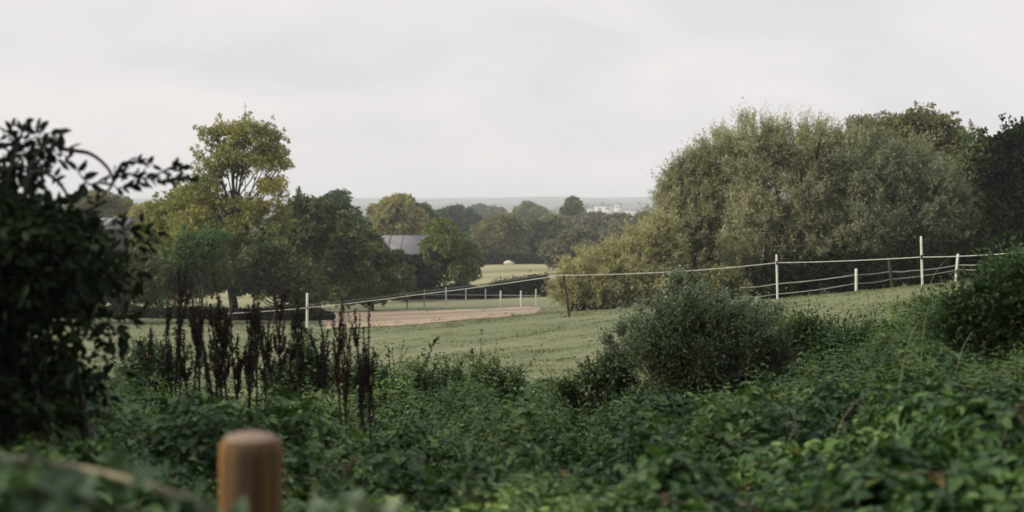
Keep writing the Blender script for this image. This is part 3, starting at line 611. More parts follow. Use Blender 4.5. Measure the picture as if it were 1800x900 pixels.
B_ = np.array(bc, float); BU = np.stack([(B_[:, 0]-900)/900, np.log(B_[:, 1])*1.2], 1); BW = tps_fit(BU, -(B_[:, 2]-HY)/F)
def bh(X, Y):
    u = np.clip(X/Y*F/900, -2.2, 2.2); z = tps_eval(np.stack([u, np.log(np.clip(Y, 2.4, 17))*1.2], 1), BU, BW)*Y+ZC
    z = z+(wav(X, Y, 81, 1.9)*.10+np.abs(wav(X, Y, 82, 3.6))*.17-.09+np.abs(wav(X, Y, 83, 9))*.10-.05)*np.clip(Y/6, .45, 1.25)
    z = z-.10*np.clip(1-np.abs(X/Y*F+900-490)/330, 0, 1)*np.clip((Y-4)/3, 0, 1)
    edge = np.interp(X/Y*F+900, [-900, 200, 500, 950, 1060, 1300, 1700, 2700], [15.5, 14.5, 14, 15, 15.5, 17.5, 18, 19])
    g_ = hz(X, Y); f = np.clip((edge-Y)/2.2, 0, 1); f = f*f*(3-2*f)
    return g_+np.maximum(z-g_, .12)*f+.02
def brambles(k, seed, y0, y1, size, under):
    r = np.random.default_rng(seed); Yb = np.exp(r.uniform(math.log(y0), math.log(y1), k)); X = r.uniform(-.52, .52, k)*Yb
    e = .06; z = bh(X, Yb); nx = -(bh(X+e, Yb)-z)/e; ny = -(bh(X, Yb+e)-z)/e; Nn = unit(np.stack([nx, ny, np.ones(k)], 1))
    dep = r.exponential(under, k)-.03*r.uniform(0, 1, k); z = z-dep
    ok = z > hz(X, Yb)+.02; X, Yb, z, Nn = X[ok], Yb[ok], z[ok], Nn[ok]; k = len(X)
    c0 = np.stack([X, Yb, z], 1); A = unit(np.stack([r.normal(0, 1, k), r.normal(-.35, 1, k), r.normal(-.15, .35, k)], 1))
    N = unit(Nn*np.array([.5, .5, 1])+r.normal(0, .30, (k, 3))); A = unit(A-N*np.sum(A*N, 1)[:, None]*.9); Sd = np.cross(A, N)
    sz = size*r.uniform(.6, 1.35, k)
    Ps = []; Ds = []; Ns = []; Ls = []
    for ang, off, sc in ((0, .25, 1.1), (1.15, .05, .9), (-1.15, .05, .9)):
        D = A*math.cos(ang)+Sd*math.sin(ang)+r.normal(0, .12, (k, 3))
        Ps.append(c0+A*(off*sz)[:, None]); Ds.append(D-N*.18); Ns.append(N+r.normal(0, .22, (k, 3))); Ls.append(sz*sc)
    Ps = np.concatenate(Ps); Ds = np.concatenate(Ds); Ns = np.concatenate(Ns); Ls = np.concatenate(Ls)
    return leaf_arrays(Ps, Ds, Ns, Ls, Ls*.6, six=True, fold=.13)
parts = [brambles(18000, 91, 2.3, 4.8, .055, .17), brambles(60000, 92, 4.4, 9, .050, .20), brambles(105000, 93, 8, 18.5, .040, .20)]
v_, q_ = join(parts)
br = tag(mesh_np('brambles', v_, quads=q_, mat=M_BRAMBLE), 'dense green bramble thicket covering the foreground', 'brambles', None, 'stuff')
# nettles and other fine leaved shoots standing through the brambles
def nettles():
    r = np.random.default_rng(96); k = 17000; Yb = np.exp(r.uniform(math.log(4.2), math.log(16), k)); X = r.uniform(-.45, .5, k)*Yb
    d = lat(X+40, Yb+40, 97, 1.5)+lat(X+40, Yb+40, 98, .6)*.6+np.where((X/Yb*F+900 > 450) & (X/Yb*F+900 < 1000), .35, 0)+np.where(X/Yb*F+900 > 1380, .2, 0); ok = (d > .05) & ~((X/Yb*F+900 > 285) & (X/Yb*F+900 < 690) & (Yb < 10.5)); X, Yb = X[ok], Yb[ok]; k = len(X)
    z = bh(X, Yb)-.10; ok = z > hz(X, Yb)+.05; X, Yb, z = X[ok], Yb[ok], z[ok]; k = len(X); per = 16
    H = r.uniform(.10, .32, k)*np.clip(Yb/9, .6, 1.1); dr = unit(np.stack([r.normal(.05, .3, k), r.normal(0, .3, k), np.ones(k)], 1)); f = (np.arange(per)//2*2+1)/per
    pts = np.stack([X, Yb, z], 1)[:, None]+dr[:, None]*(H[:, None]*f)[..., None]; ang = r.uniform(0, 6.28, k)[:, None]+(np.arange(per)//2)*1.4+(np.arange(per) % 2)*math.pi
    D = np.stack([np.cos(ang), np.sin(ang), np.full(ang.shape, .25)-.5*(1-f)[None]], -1).reshape(-1, 3)+r.normal(0, .15, (k*per, 3)); L = (.046*(1.15-.75*f)[None]*r.uniform(.7, 1.2, k)[:, None]).reshape(-1)
    v, q = leaf_arrays(pts.reshape(-1, 3), D, unit(r.normal(0, .25, (k*per, 3))+np.array([0, -.1, 1])), L, L*.42, six=True, fold=.1)
    o = tag(mesh_np('nettles', v, quads=q, mat=leaf_mat('nettle_leaf', [(0.036, 0.082, 0.025), (0.071, 0.137, 0.039), (0.127, 0.205, 0.062), (0.213, 0.273, 0.097)], .55, .3, .35, .45, 1.2)), 'lighter fine leaved nettles standing up through the brambles', 'nettles', None, 'stuff')
nettles()
v_, q_ = join([brambles(800, 99, 2.3, 18, .045, .05)])
mesh_np('dead_leaf', v_, quads=q_, mat=leaf_mat('dead_bramble_leaf', [(0.040, 0.030, 0.013), (0.088, 0.064, 0.027), (0.152, 0.136, 0.054)], .7, .2, .2, .4, 2), parent=br)
r = np.random.default_rng(94); T = Tubes()
for j in range(45):
    Yc = math.exp(r.uniform(math.log(5), math.log(14))); X0 = r.uniform(-.4, .45)*Yc; z0 = float(bh(np.array([X0]), np.array([Yc]))[0]); h_ = r.uniform(.15, .42); ln = r.normal(.08, .12)
    T.add(bez(np.array([X0, Yc, z0-.25]), np.array([X0, Yc, z0+h_*.6]), np.array([X0+ln, Yc+r.normal(0, .05), z0+h_]), 6), np.linspace(.0026, .001, 6), 3)
T.build('dry_stalk', M_STRAW, br)
r = np.random.default_rng(95); T = Tubes()
for j in range(420):
    Yc = math.exp(r.uniform(math.log(3.2), math.log(15))); X0 = r.uniform(-.5, .5)*Yc; a_ = r.uniform(0, 6.28); ln = r.uniform(.4, 1.1)
    t_ = np.linspace(0, 1, 9); xx = X0+math.cos(a_)*ln*t_; yy = Yc+math.sin(a_)*ln*.7*t_; zz = bh(xx, np.maximum(yy, 2.4))-.10+.15*np.sin(t_*math.pi)*r.uniform(.4, 1.1)
    T.add(np.stack([xx, yy, zz], 1), np.linspace(.003, .0013, 9), 4)
M_CANE = noise_mat('cane', [(.03, .03, .015), (.06, .045, .025), (.07, .08, .035)], 12)
T.build('cane', M_CANE, br)

# ------------------------------------------------------------------ shrubs in and behind the brambles
def shrub(name, label, base_px, Y, blobs, mat, n_st, per, L0, seed, up=.6, spread=.55, wid=.45, stl=(.12, .4), group=None, cat='bush'):
    r = np.random.default_rng(seed); bx = (base_px-CX)/F*Y; base = np.array([bx, Y, ground(bx, Y)])
    root = empty(name, base, label, cat, group)
    Cc, Nn = crown_points(Y, blobs, n_st, r); k = len(Cc)
    bo = Cc[r.choice(k, max(8, k//30))]; near = bo[np.argmin(np.linalg.norm(Cc[:, None]-bo[None], axis=2), 1)]; Cc = Cc*.5+near*.5
    dirs = unit(Nn*.7+np.array([0, 0, up])+r.normal(0, spread, (k, 3))); ln = r.uniform(stl[0], stl[1], k)*np.where(r.random(k) < .25, 1.9, 1); st = Cc-dirs*(ln*.6)[:, None]
    tt = (np.arange(per)+.5)/per; bend = r.normal(0, .3, (k, 3))+np.array([0, 0, -.2])
    pts = st[:, None]+dirs[:, None]*(ln[:, None]*tt)[..., None]+bend[:, None]*(ln[:, None]*tt**2)[..., None]*.4
    pts = pts.reshape(-1, 3); side = np.where(np.arange(k*per) % 2, 1., -1.)[:, None]
    dd = np.repeat(dirs, per, 0); perp = unit(np.cross(dd, rdir(k*per, r)))
    dl = unit(dd*.55+perp*side*.8); N = unit(r.normal(size=pts.shape)*.6+np.array([0, -.2, .8])); L = L0*r.uniform(.6, 1.35, len(pts))
    v, q = leaf_arrays(pts, dl, N, L, L*wid); mesh_np('foliage', v, quads=q, mat=mat, parent=root)
    T = Tubes()
    for j in r.choice(k, min(k, 260), replace=False):
        b2 = st[j]+dirs[j]*ln[j]+bend[j]*ln[j]*.4
        T.add(bez(st[j], (st[j]+b2)/2, b2, 4), np.linspace(.004, .0015, 4), 3)
    for j in r.choice(k, min(k, 30), replace=False):
        a_ = base+np.array([r.normal(0, .08), r.normal(0, .06), -.05]); T.add(bez(a_, (a_+st[j])/2+np.array([0, 0, .1]), st[j], 6), np.linspace(.012, .003, 6), 4)
    T.build('twig', BARKD, root)
GB = 'bushes growing out of the brambles'
shrub('tamarisk_bush', 'large dark green mounded bush in the brambles right of centre', 1255, 12, [(1250, 615, 124, 80), (1200, 560, 60, 46), (1310, 590, 84, 56), (1165, 610, 66, 50), (1350, 640, 60, 44), (1240, 660, 110, 40)], M_BUSHG, 3300, 15, .036, 101, stl=(.14, .42), wid=.36, up=.9, group=GB)
shrub('silver_bush', 'pale silvery pointed bush rising behind the large dark mounded bush', 1190, 13.5, [(1190, 500, 22, 30), (1195, 535, 36, 30), (1215, 520, 34, 26), (1150, 570, 56, 26), (1100, 600, 44, 20), (1330, 550, 60, 22), (1260, 540, 44, 26), (1110, 585, 40, 22)], M_SILVER, 2100, 14, .038, 102, up=1.2, stl=(.10, .28), wid=.3, group=GB)
shrub('bramble_bush', 'small dark spreading bush at the left foot of the large mounded bush', 1062, 12.5, [(1065, 655, 34, 22), (1090, 640, 28, 22), (1045, 668, 20, 14)], M_BUSH, 500, 12, .04, 103, group=GB)
shrub('hawthorn_bush', 'mid green bush right of the large mounded bush, below the pasture edge', 1450, 12.5, [(1440, 600, 50, 34), (1400, 585, 34, 30), (1480, 620, 50, 30)], M_HAW, 1000, 12, .042, 104, group=GB)
shrub('hawthorn_bush', 'small dark bush standing out against the pasture below the tall white post', 1635, 13, [(1632, 558, 22, 20), (1640, 575, 26, 18)], M_BUSH, 420, 12, .042, 105, group=GB)
shrub('hawthorn_bush', 'big green bush at the right edge reaching up to the fence tape', 1760, 9.5, [(1760, 510, 44, 30), (1795, 485, 40, 30), (1700, 548, 50, 22), (1790, 540, 60, 36), (1840, 500, 60, 50), (1750, 580, 60, 26), (1680, 575, 44, 18), (1830, 590, 60, 30), (1720, 520, 22, 18)], M_HAW, 2700, 14, .04, 106, stl=(.14, .42), up=.9, group=GB)
shrub('elder_bush', 'leafy bush behind the dead stems, left of the thick red brown stem', 525, 12, [(525, 655, 44, 30), (500, 670, 40, 26), (560, 668, 34, 26), (535, 625, 24, 22)], M_BUSH, 900, 12, .04, 107, group=GB)
shrub('elder_bush', 'small bush in the gap between the near dark tree and the dead stems', 262, 12.5, [(262, 625, 28, 26), (250, 655, 40, 26), (290, 650, 30, 22)], M_BUSH, 600, 12, .042, 108, group=GB)
shrub('elder_bush', 'light green bush behind the brambles between the dead stems and the meadow', 640, 12, [(640, 670, 40, 22), (680, 680, 36, 16)], M_BRAMBLE, 500, 12, .04, 109, group=GB)

shrub('nettle_clump', 'feathery nettle clump left of the small round headed sapling', 770, 12.6, [(770, 690, 56, 28), (735, 680, 30, 24), (800, 675, 26, 18)], M_HAW, 620, 12, .04, 131, up=1.6, stl=(.15, .45), group='nettle clumps at the meadow edge', cat='nettles')
shrub('nettle_clump', 'feathery nettle clump around the foot of the small round headed sapling', 865, 12.4, [(865, 690, 54, 30), (840, 665, 24, 18), (895, 680, 26, 20)], M_HAW, 620, 12, .04, 132, up=1.6, stl=(.15, .45), group='nettle clumps at the meadow edge', cat='nettles')
shrub('nettle_clump', 'light green nettle clump right of the bushy mound, under the second white fence post', 1500, 12.4, [(1500, 612, 60, 26), (1540, 598, 40, 22), (1460, 632, 50, 24)], M_HAW, 800, 12, .04, 133, up=1.6, stl=(.15, .42), group='nettle clumps at the meadow edge', cat='nettles')
shrub('nettle_clump', 'light green nettle clump between the small dark bush and the big right hand bush', 1655, 11.8, [(1655, 585, 50, 22), (1610, 600, 40, 20), (1700, 575, 30, 22)], M_HAW, 700, 12, .04, 134, up=1.6, stl=(.15, .42), group='nettle clumps at the meadow edge', cat='nettles')
shrub('nettle_clump', 'low feathery nettle clump touching the left foot of the large mounded bush', 1010, 12.8, [(1015, 690, 44, 18), (1060, 680, 40, 20)], M_HAW, 420, 12, .04, 135, up=1.5, stl=(.12, .35), group='nettle clumps at the meadow edge', cat='nettles')
def shoots(label, Y, paths, mat, leaf, seed, step=.035, stemr=.003, name='sapling', group='saplings standing above the brambles'):
    r = np.random.default_rng(seed); b0 = P(*paths[0][0], Y); gz = ground(b0[0], Y); root = empty(name, (b0[0], Y, gz), label, 'sapling', group)
    T = Tubes(); Ps = []; Ds = []
    for pa in paths:
        pts = np.array([P(p_[0], p_[1], Y) for p_ in pa]); pts[:, 1] += np.linspace(0, r.uniform(-.15, .15), len(pts))
        tt = np.linspace(0, 1, len(pts)); t2 = np.linspace(0, 1, max(8, len(pts)*3)); q_ = np.stack([np.interp(t2, tt, pts[:, i]) for i in range(3)], 1)
        q_[1:-1] = (q_[:-2]+q_[1:-1]*2+q_[2:])/4
        T.add(q_, np.linspace(stemr, stemr*.4, len(q_)), 5)
        ln = np.sum(np.linalg.norm(np.diff(q_, axis=0), axis=1)); m_ = int(ln/step)
        for i in range(m_):
            f = (i+.5)/m_
            if f < .12: continue
            c = np.array([np.interp(f, t2, q_[:, j]) for j in range(3)]); tg = unit(q_[min(int(f*len(q_))+1, len(q_)-1)]-q_[max(int(f*len(q_))-1, 0)])
            for s_ in (1, -1):
                pr = unit(np.cross(tg, r.normal(size=3)))*s_; Ps.append(c); Ds.append(unit(tg*.6+pr*.8+[0, 0, .05]))
        Ps.append(q_[-1]); Ds.append(unit(q_[-1]-q_[-2]))
    Ps = np.array(Ps); Ds = np.array(Ds); k = len(Ps); L = leaf*r.uniform(.6, 1.3, k)
    v, q = leaf_arrays(Ps, Ds, unit(r.normal(size=(k, 3))*.7+np.array([0, -.3, .7])), L, L*.5, six=True, fold=.1)
    mesh_np('foliage', v, quads=q, mat=mat, parent=root); T.build('stem', M_STEM, root)
shoots('dark sapling of upswept shoots leaning right against the pasture', 12.5, [[(715, 705), (735, 660), (752, 625), (768, 598)], [(715, 705), (730, 650), (742, 620)], [(725, 690), (755, 660), (768, 640)], [(712, 705), (720, 660), (728, 640)]], M_BUSH, .05, 121)
shoots('small round headed sapling right of the leaning one', 12.5, [[(850, 710), (838, 670), (830, 620)], [(850, 710), (852, 660), (846, 630)], [(852, 710), (868, 670), (874, 645)], [(852, 710), (888, 680), (900, 655)], [(850, 700), (812, 665), (808, 640)]], M_BUSH, .05, 122)
shoots('tiny brown leaved sprig alone at the meadow edge', 13.5, [[(950, 715), (952, 690), (948, 670)], [(950, 715), (962, 695), (964, 678)]], M_OLIVE, .05, 123)
shoots('thin sprig with sparse leaves right of the last thick dead stem', 12, [[(702, 700), (700, 650), (708, 600)], [(702, 680), (690, 640), (688, 618)]], M_SEED, .022, 124)
shoots('spindly sprig rising out of the brambles left of the right hand bush', 12, [[(1485, 610), (1492, 580), (1500, 560)], [(1485, 610), (1475, 585), (1480, 566)]], M_BUSH, .045, 125)
shoots('upright leafy sprig just below the second white fence post', 12.5, [[(1425, 600), (1432, 570), (1428, 545)], [(1425, 600), (1415, 575), (1408, 555)], [(1425, 600), (1445, 580), (1452, 562)]], M_BUSH, .045, 126)

# dead dock and willowherb stems
def dock(label, px, pyt, pyb, Y, wpx, seed, red=False, lean=0, nbr=7, dens=1.0):
    r = np.random.default_rng(seed); a = P(px, pyb+12, Y); b_ = P(px+lean*1.5, pyt+r.uniform(-24, 14), Y); a[2] = min(a[2], bh(np.array([a[0]]), np.array([Y]))[0]); root = empty('dock_plant', a, label, 'dead plant', 'dead seeding dock stems')
    T = Tubes(); H = b_[2]-a[2]; main = bez(a, (a+b_)/2+r.normal(0, .05, 3), b_, 10); T.add(main, np.linspace(.006, .003, 10), 5)
    lines = [main[2:]]; w = wpx*Y/F*1.1
    for j in range(nbr):
        f = r.uniform(.34, .85); c = main[int(f*9)]; e = c+np.array([r.choice([-1, 1])*r.uniform(.4, 1.1)*w, r.normal(0, .6)*w, H*r.uniform(.16, .34)])
        e = c+(e-c)*.8; br_ = bez(c, c+np.array([(e[0]-c[0])*.8, 0, (e[2]-c[2])*.3]), e, 7); T.add(br_, np.linspace(.004, .002, 7), 4); lines.append(br_)
    T.build('stem', M_STEM, root)
    Ps = []
    for ln in lines:
        m_ = int(72*dens*(len(ln)/7)); tt = r.uniform(0, 1, m_); tt = tt+.02*np.sin(tt*40); c = np.stack([np.interp(tt, np.linspace(0, 1, len(ln)), ln[:, j]) for j in range(3)], 1)
        if ln is lines[0]:
            e_ = np.linspace(0, 1, 120); Ps.append(np.stack([np.interp(e_, np.linspace(0, 1, len(ln)), ln[:, j]) for j in range(3)], 1)+r.normal(0, .004, (120, 3)))
        Ps.append(c+r.normal(0, .004+.006*(1-tt)[:, None]*(np.sin(tt*55)[:, None] > 0), (m_, 3)))
    Ps = np.concatenate(Ps); k = len(Ps); L = r.uniform(.008, .015, k)
    v, q = leaf_arrays(Ps, rdir(k, r), rdir(k, r), L, L*.9, fold=.3); mesh_np('seed_head', v, quads=q, mat=M_SEEDR if red else M_SEED, parent=root)
D_ = [(265, 590, 665, 11, 8, 0), (306, 520, 700, 9, 9, -6), (320, 490, 705, 9.5, 10, 4), (338, 560, 720, 8.5, 12, 10), (352, 545, 715, 9, 14, -14), (366, 556, 722, 8.8, 12, 8), (382, 540, 700, 9.3, 12, -8),
      (394, 560, 720, 8.6, 12, 12), (408, 548, 715, 9, 13, -6), (424, 575, 690, 9.6, 12, -12), (440, 545, 700, 8.8, 12, 4), (452, 555, 690, 9.2, 8, 2), (486, 575, 680, 10, 8, -8), (500, 530, 690, 9, 13, -2), (518, 560, 690, 9.4, 10, 4),
      (534, 575, 690, 9.6, 9, -6), (552, 548, 690, 9.8, 8, 4), (600, 535, 722, 8.6, 12, 1), (610, 570, 715, 8.8, 10, 6), (645, 555, 665, 9.4, 9, -14), (655, 535, 690, 9, 10, -4), (335, 600, 718, 8.7, 12, -8), (374, 600, 725, 8.4, 12, -16), (418, 610, 722, 8.8, 11, 10), (440, 600, 705, 8.9, 10, -2)]
D_ += [(312, 515, 716, 8.6, 9, 16), (346, 505, 712, 8.8, 8, -10), (398, 500, 716, 8.7, 9, -16), (432, 520, 718, 8.5, 9, 14), (466, 560, 700, 9, 7, -8), (508, 585, 700, 8.9, 8, 10), (545, 590, 700, 8.8, 8, -8), (630, 590, 700, 8.8, 7, 6)]
desc = {0: 'short faint dead stem standing alone left of the dense clump', 1: 'leftmost tall dead stem of the dense clump', 2: 'tallest thin dead stem near the left of the clump', 13: 'dark dead stem standing left of the left white fence post',
        17: 'thickest red brown dead stem, tall and alone right of the left white post', 18: 'shorter dead stem touching the right of the thickest red brown one', 19: 'dead branch shaped stem leaning left of the last dark stem', 20: 'last thick dark dead stem before the open meadow'}
order = sorted([d for d in range(len(D_)) if d not in desc], key=lambda d: D_[d][0])
ordn = ['first', 'second', 'third', 'fourth', 'fifth', 'sixth', 'seventh', 'eighth', 'ninth', 'tenth', 'eleventh', 'twelfth', 'thirteenth', 'fourteenth', 'fifteenth', 'sixteenth', 'seventeenth', 'eighteenth', 'nineteenth', 'twentieth', 'twenty first', 'twenty second', 'twenty third', 'twenty fourth', 'twenty fifth', 'twenty sixth', 'twenty seventh']
for d, a in enumerate(D_):
    lab = desc.get(d) or 'dead brown seeding dock in the dense clump, %s of them from the left' % ordn[order.index(d)]
    dock(lab, a[0], a[1]-14, a[2], a[3]-.6, a[4], 200+d, red=(d in (17, 13, 18)), lean=a[5], nbr=10 if a[4] > 11 else 7, dens=1.5 if d in (17, 13, 20) else 1.0)

# ------------------------------------------------------------------ near dark tree on the left
def near_tree():
    Y0 = 5.4; r = np.random.default_rng(300); bx = P(60, 700, Y0)[0]; base = np.array([bx, Y0, ground(bx, Y0)])
    root = empty('hawthorn_tree', base, 'near black leafy tree leaning in at the left edge with bent twigs against the sky', 'tree')
    blobs = [(10, 420, 110, 56), (60, 415, 76, 44), (0, 480, 120, 75), (125, 460, 36, 36), (75, 512, 80, 30), (-30, 560, 60, 46), (30, 640, 46, 14, .2), (-80, 470, 120, 150), (165, 492, 20, 22), (190, 425, 14, 10), (-190, 330, 110, 90), (-20, 650, 50, 50), (90, 388, 40, 22), (120, 590, 18, 28), (-20, 665, 80, 30), (80, 680, 60, 18), (30, 715, 110, 26), (165, 590, 9, 18), (60, 575, 14, 22)]
    Cc, Nn = crown_points(Y0, blobs, 430, r); Ps = []; Ds = []; Ls = []
    k = 13500; idx = r.integers(0, len(Cc), k); d = rdir(k, r); Ps.append(Cc[idx]+d*(.10*r.uniform(.2, 1, k)**.5)[:, None]+np.stack([0*r.random(k), r.uniform(-.3, .5, k), 0*r.random(k)], 1)); Ds.append(unit(d+r.normal(0, .5, (k, 3))+np.array([0, 0, -.3]))); Ls.append(.055*r.uniform(.6, 1.2, k))
    # open sprays at the top left
    b2 = [(20, 250, 34, 22), (60, 255, 40, 26), (20, 300, 50, 26), (85, 268, 26, 18), (50, 235, 14, 16), (15, 330, 30, 14), (70, 325, 30, 14), (45, 300, 34, 16)]
    c2, _ = crown_points(Y0, b2, 60, r); k = 430; idx = r.integers(0, len(c2), k); d = rdir(k, r); Ps.append(c2[idx]+d*.04); Ds.append(unit(d+r.normal(0, .4, (k, 3)))); Ls.append(.045*r.uniform(.6, 1.2, k))
    T = Tubes()
    def twig(path, ra, leafy, L0=.05, Y=Y0-.1, n_=10):
        pts = np.array([P(p_[0], p_[1], Y) for p_ in path]); tt = np.linspace(0, 1, len(pts)); t2 = np.linspace(0, 1, len(pts)*3); q_ = np.stack([np.interp(t2, tt, pts[:, i]) for i in range(3)], 1); q_[1:-1] = (q_[:-2]+2*q_[1:-1]+q_[2:])/4
        T.add(q_, np.linspace(ra, ra*.45, len(q_)), 6)
        for (px_, py_, dx, dy, s_) in leafy:
            Ps.append(P(px_, py_, Y)[None]); Ds.append(unit(np.array([[dx, r.normal(0, .2), -dy]]))); Ls.append(np.array([s_*Y/F]))
    def pair(px_, py_, s_=22): return [(px_, py_, r.uniform(-1, 1), r.uniform(-1, 1), s_) for _ in range(3)]
    twig([(40, 350), (56, 301), (84, 304), (106, 323), (118, 342), (130, 365)], .010, [])
    twig([(110, 262), (131, 265), (156, 268), (176, 281), (191, 297), (199, 313), (198, 327), (172, 352), (150, 390)], .009, [(108, 238, 0, 1, 34), (104, 262, .2, -1, 30), (128, 255, -.3, 1, 28), (118, 262, 1, -.5, 28), (100, 250, -1, .2, 26), (125, 270, -.6, 1, 24)])
    twig([(198, 325), (174, 320), (158, 326), (146, 314), (136, 300)], .006, [(136, 300, -.8, -.8, 30), (138, 302, .7, -.8, 28), (146, 314, 1, -.4, 30), (150, 320, -.4, 1, 30), (160, 324, 1, .6, 28), (172, 320, .8, -.4, 26), (128, 292, -.6, -.8, 26), (154, 328, -.7, .8, 28), (185, 322, .4, -.8, 22)])
    twig([(40, 330), (60, 280), (80, 250), (98, 236)], .007, [(98, 236, 1, -.3, 30), (86, 246, 1, .6, 26)])
    twig([(10, 340), (20, 290), (36, 240), (44, 216)], .008, [(44, 216, 1, -.4, 22), (40, 226, -1, -.4, 24)])
    twig([(0, 300), (40, 290), (80, 300)], .006, [])
    # fine sprays towards the tall tree
    for path in ([(196, 322), (215, 305), (240, 310), (262, 314)], [(200, 310), (214, 284), (240, 284), (268, 290)], [(262, 312), (285, 302), (302, 292), (318, 296)], [(262, 314), (290, 320), (316, 312), (336, 318)], [(205, 332), (230, 326), (252, 322)]):
        lv = []
        for a_, b_ in zip(path[:-1], path[1:]):
            for f in (.1, .4, .7, 1):
                x_, y_ = a_[0]+(b_[0]-a_[0])*f, a_[1]+(b_[1]-a_[1])*f
                lv.append((x_, y_, 1+r.normal(0, .5), r.normal(-.1, .6), 20)); 
                if r.random() < .7: lv.append((x_, y_, .6+r.normal(0, .6), r.normal(.2, .6), 17))
        twig(path, .0035, lv, Y=Y0+.1)
    Ps = np.concatenate(Ps); Ds = np.concatenate(Ds); Ls = np.concatenate(Ls); k = len(Ps)
    v, q = leaf_arrays(Ps, Ds, unit(r.normal(size=(k, 3))+np.array([0, -.5, .5])), Ls, Ls*.5, six=True, fold=.12)
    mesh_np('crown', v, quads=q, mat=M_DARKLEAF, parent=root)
    for j in range(22):
        e = Cc[r.integers(len(Cc))]; a_ = base+np.array([r.normal(0, .22), r.normal(0, .2), -.1]); T.add(bez(a_, (a_+e)/2+np.array([0, 0, .15])+r.normal(0, .12, 3), e, 9), np.linspace(.016, .004, 9), 6)
    T.build('trunk', BARKD, root)
near_tree()
# unseen trees added around the camera to shade the foreground and darken the post
for i, (x, y, h, lab) in enumerate([(4.9, -.2, 7, 'dark unseen tree added for shade right of the viewpoint'), (2.2, -6, 9, 'dark unseen tree added for shade straight behind the viewpoint'), (-9.5, 5.0, 8, 'tall dark unseen tree added for shade left of the viewpoint, nearest the brambles'), (-11, -5.8, 9, 'tall dark unseen tree added for shade left of and behind the viewpoint')]):
    r = np.random.default_rng(400+i); Y = 100.0
    root = empty('unseen_shade_tree', (x, y, ground(x, y)), lab, 'tree'); z0 = ground(x, y)
    k = 16000; cc = rdir(120, r)*np.array([2.6, 3.2, h*.42])*r.uniform(.4, 1, (120, 1))+np.array([x, y, z0+h*.55]); idx = r.integers(0, 120, k); d = rdir(k, r)
    pos = cc[idx]+d*(.6*r.uniform(.3, 1, k))[:, None]; L = r.uniform(.12, .22, k); v, q = leaf_arrays(pos, rdir(k, r), unit(d+r.normal(0, .5, (k, 3))), L, L*.6)
    mesh_np('crown', v, quads=q, mat=M_DGREEN, parent=root); T = Tubes(); T.add(bez(np.array([x, y, z0-.2]), np.array([x+.2, y, z0+h*.4]), np.array([x, y+.1, z0+h*.85]), 10), np.linspace(.22, .05, 10), 8)
    for j in range(24): T.add(bez(np.array([x, y, z0+h*r.uniform(.15, .6)]), (cc[j]+np.array([x, y, z0+h*.4]))/2, cc[j], 6), np.linspace(.07, .015, 6), 5)
    T.build('trunk', BARK, root)

# ------------------------------------------------------------------ turned wooden post close to the camera
def wood_post():
    Y0 = 2.75; px, pyt = 440, 776; R_ = 55/F*Y0; c = P(px, pyt, Y0); z0 = ground(c[0], Y0)
    root = empty('wooden_post', (c[0], Y0, z0), 'round orange brown timber post with pale chamfered top standing close among the brambles', 'post')
    prof = [(R_, z0-.1), (R_*1.01, z0+.3), (R_, c[2]-.03), (R_*.992, c[2]-.012), (R_*.95, c[2]-.002), (R_*.86, c[2]+.006)]
    sides = 48; a = np.linspace(0, 2*math.pi, sides, endpoint=False); wob = 1+.012*np.sin(3*a+1)+.006*np.sin(7*a)
    v = np.concatenate([np.stack([c[0]+rr*wob*np.cos(a), Y0+rr*wob*np.sin(a), np.full(sides, zz)], 1) for rr, zz in prof])
    i = np.arange(len(prof)*sides).reshape(-1, sides); j = np.roll(i, -1, 1); q = np.stack([i[:-1], j[:-1], j[1:], i[1:]], -1).reshape(-1, 4)
    m, n, l = nt('treated_timber'); tc = n.new('ShaderNodeTexCoord'); mp = n.new('ShaderNodeMapping'); mp.inputs['Scale'].default_value = (1, 1, .08); l.new(tc.outputs['Object'], mp.inputs[0])
    no = n.new('ShaderNodeTexNoise'); no.inputs['Scale'].default_value = 28; no.inputs['Detail'].default_value = 6; no.inputs['Distortion'].default_value = .6; l.new(mp.outputs[0], no.inputs['Vector'])
    rp = ramp(n, [(.3, (.02, .010, .004)), (.5, (.07, .034, .006)), (.7, (.20, .10, .013))]); l.new(no.outputs['Fac'], rp.inputs[0])
    b = n.new('ShaderNodeBsdfPrincipled'); b.inputs['Roughness'].default_value = .8; l.new(rp.outputs[0], b.inputs['Base Color']); bp = n.new('ShaderNodeBump'); bp.inputs['Strength'].default_value = .4; bp.inputs['Distance'].default_value = .004
    l.new(no.outputs['Fac'], bp.inputs['Height']); l.new(bp.outputs[0], b.inputs['Normal']); o = n.new('ShaderNodeOutputMaterial'); l.new(b.outputs[0], o.inputs[0])
    mesh_np('shaft', v, quads=q, mat=m, parent=root, smooth=True)
    # weathered sawn top
    rr = [(R_*.86, c[2]+.006), (R_*.75, c[2]+.011), (R_*.5, c[2]+.016), (R_*.2, c[2]+.019), (R_*.01, c[2]+.02)]
    v = np.concatenate([np.stack([c[0]+q_*wob*np.cos(a), Y0+q_*wob*np.sin(a), np.full(sides, zz)], 1) for q_, zz in rr]); i = np.arange(len(rr)*sides).reshape(-1, sides); j = np.roll(i, -1, 1)
    mesh_np('cap', v, quads=np.stack([i[:-1], j[:-1], j[1:], i[1:]], -1).reshape(-1, 4), mat=noise_mat('sawn_timber', [(.15, .105, .08), (.24, .18, .14)], 60, .8), parent=root, smooth=True)
wood_post()
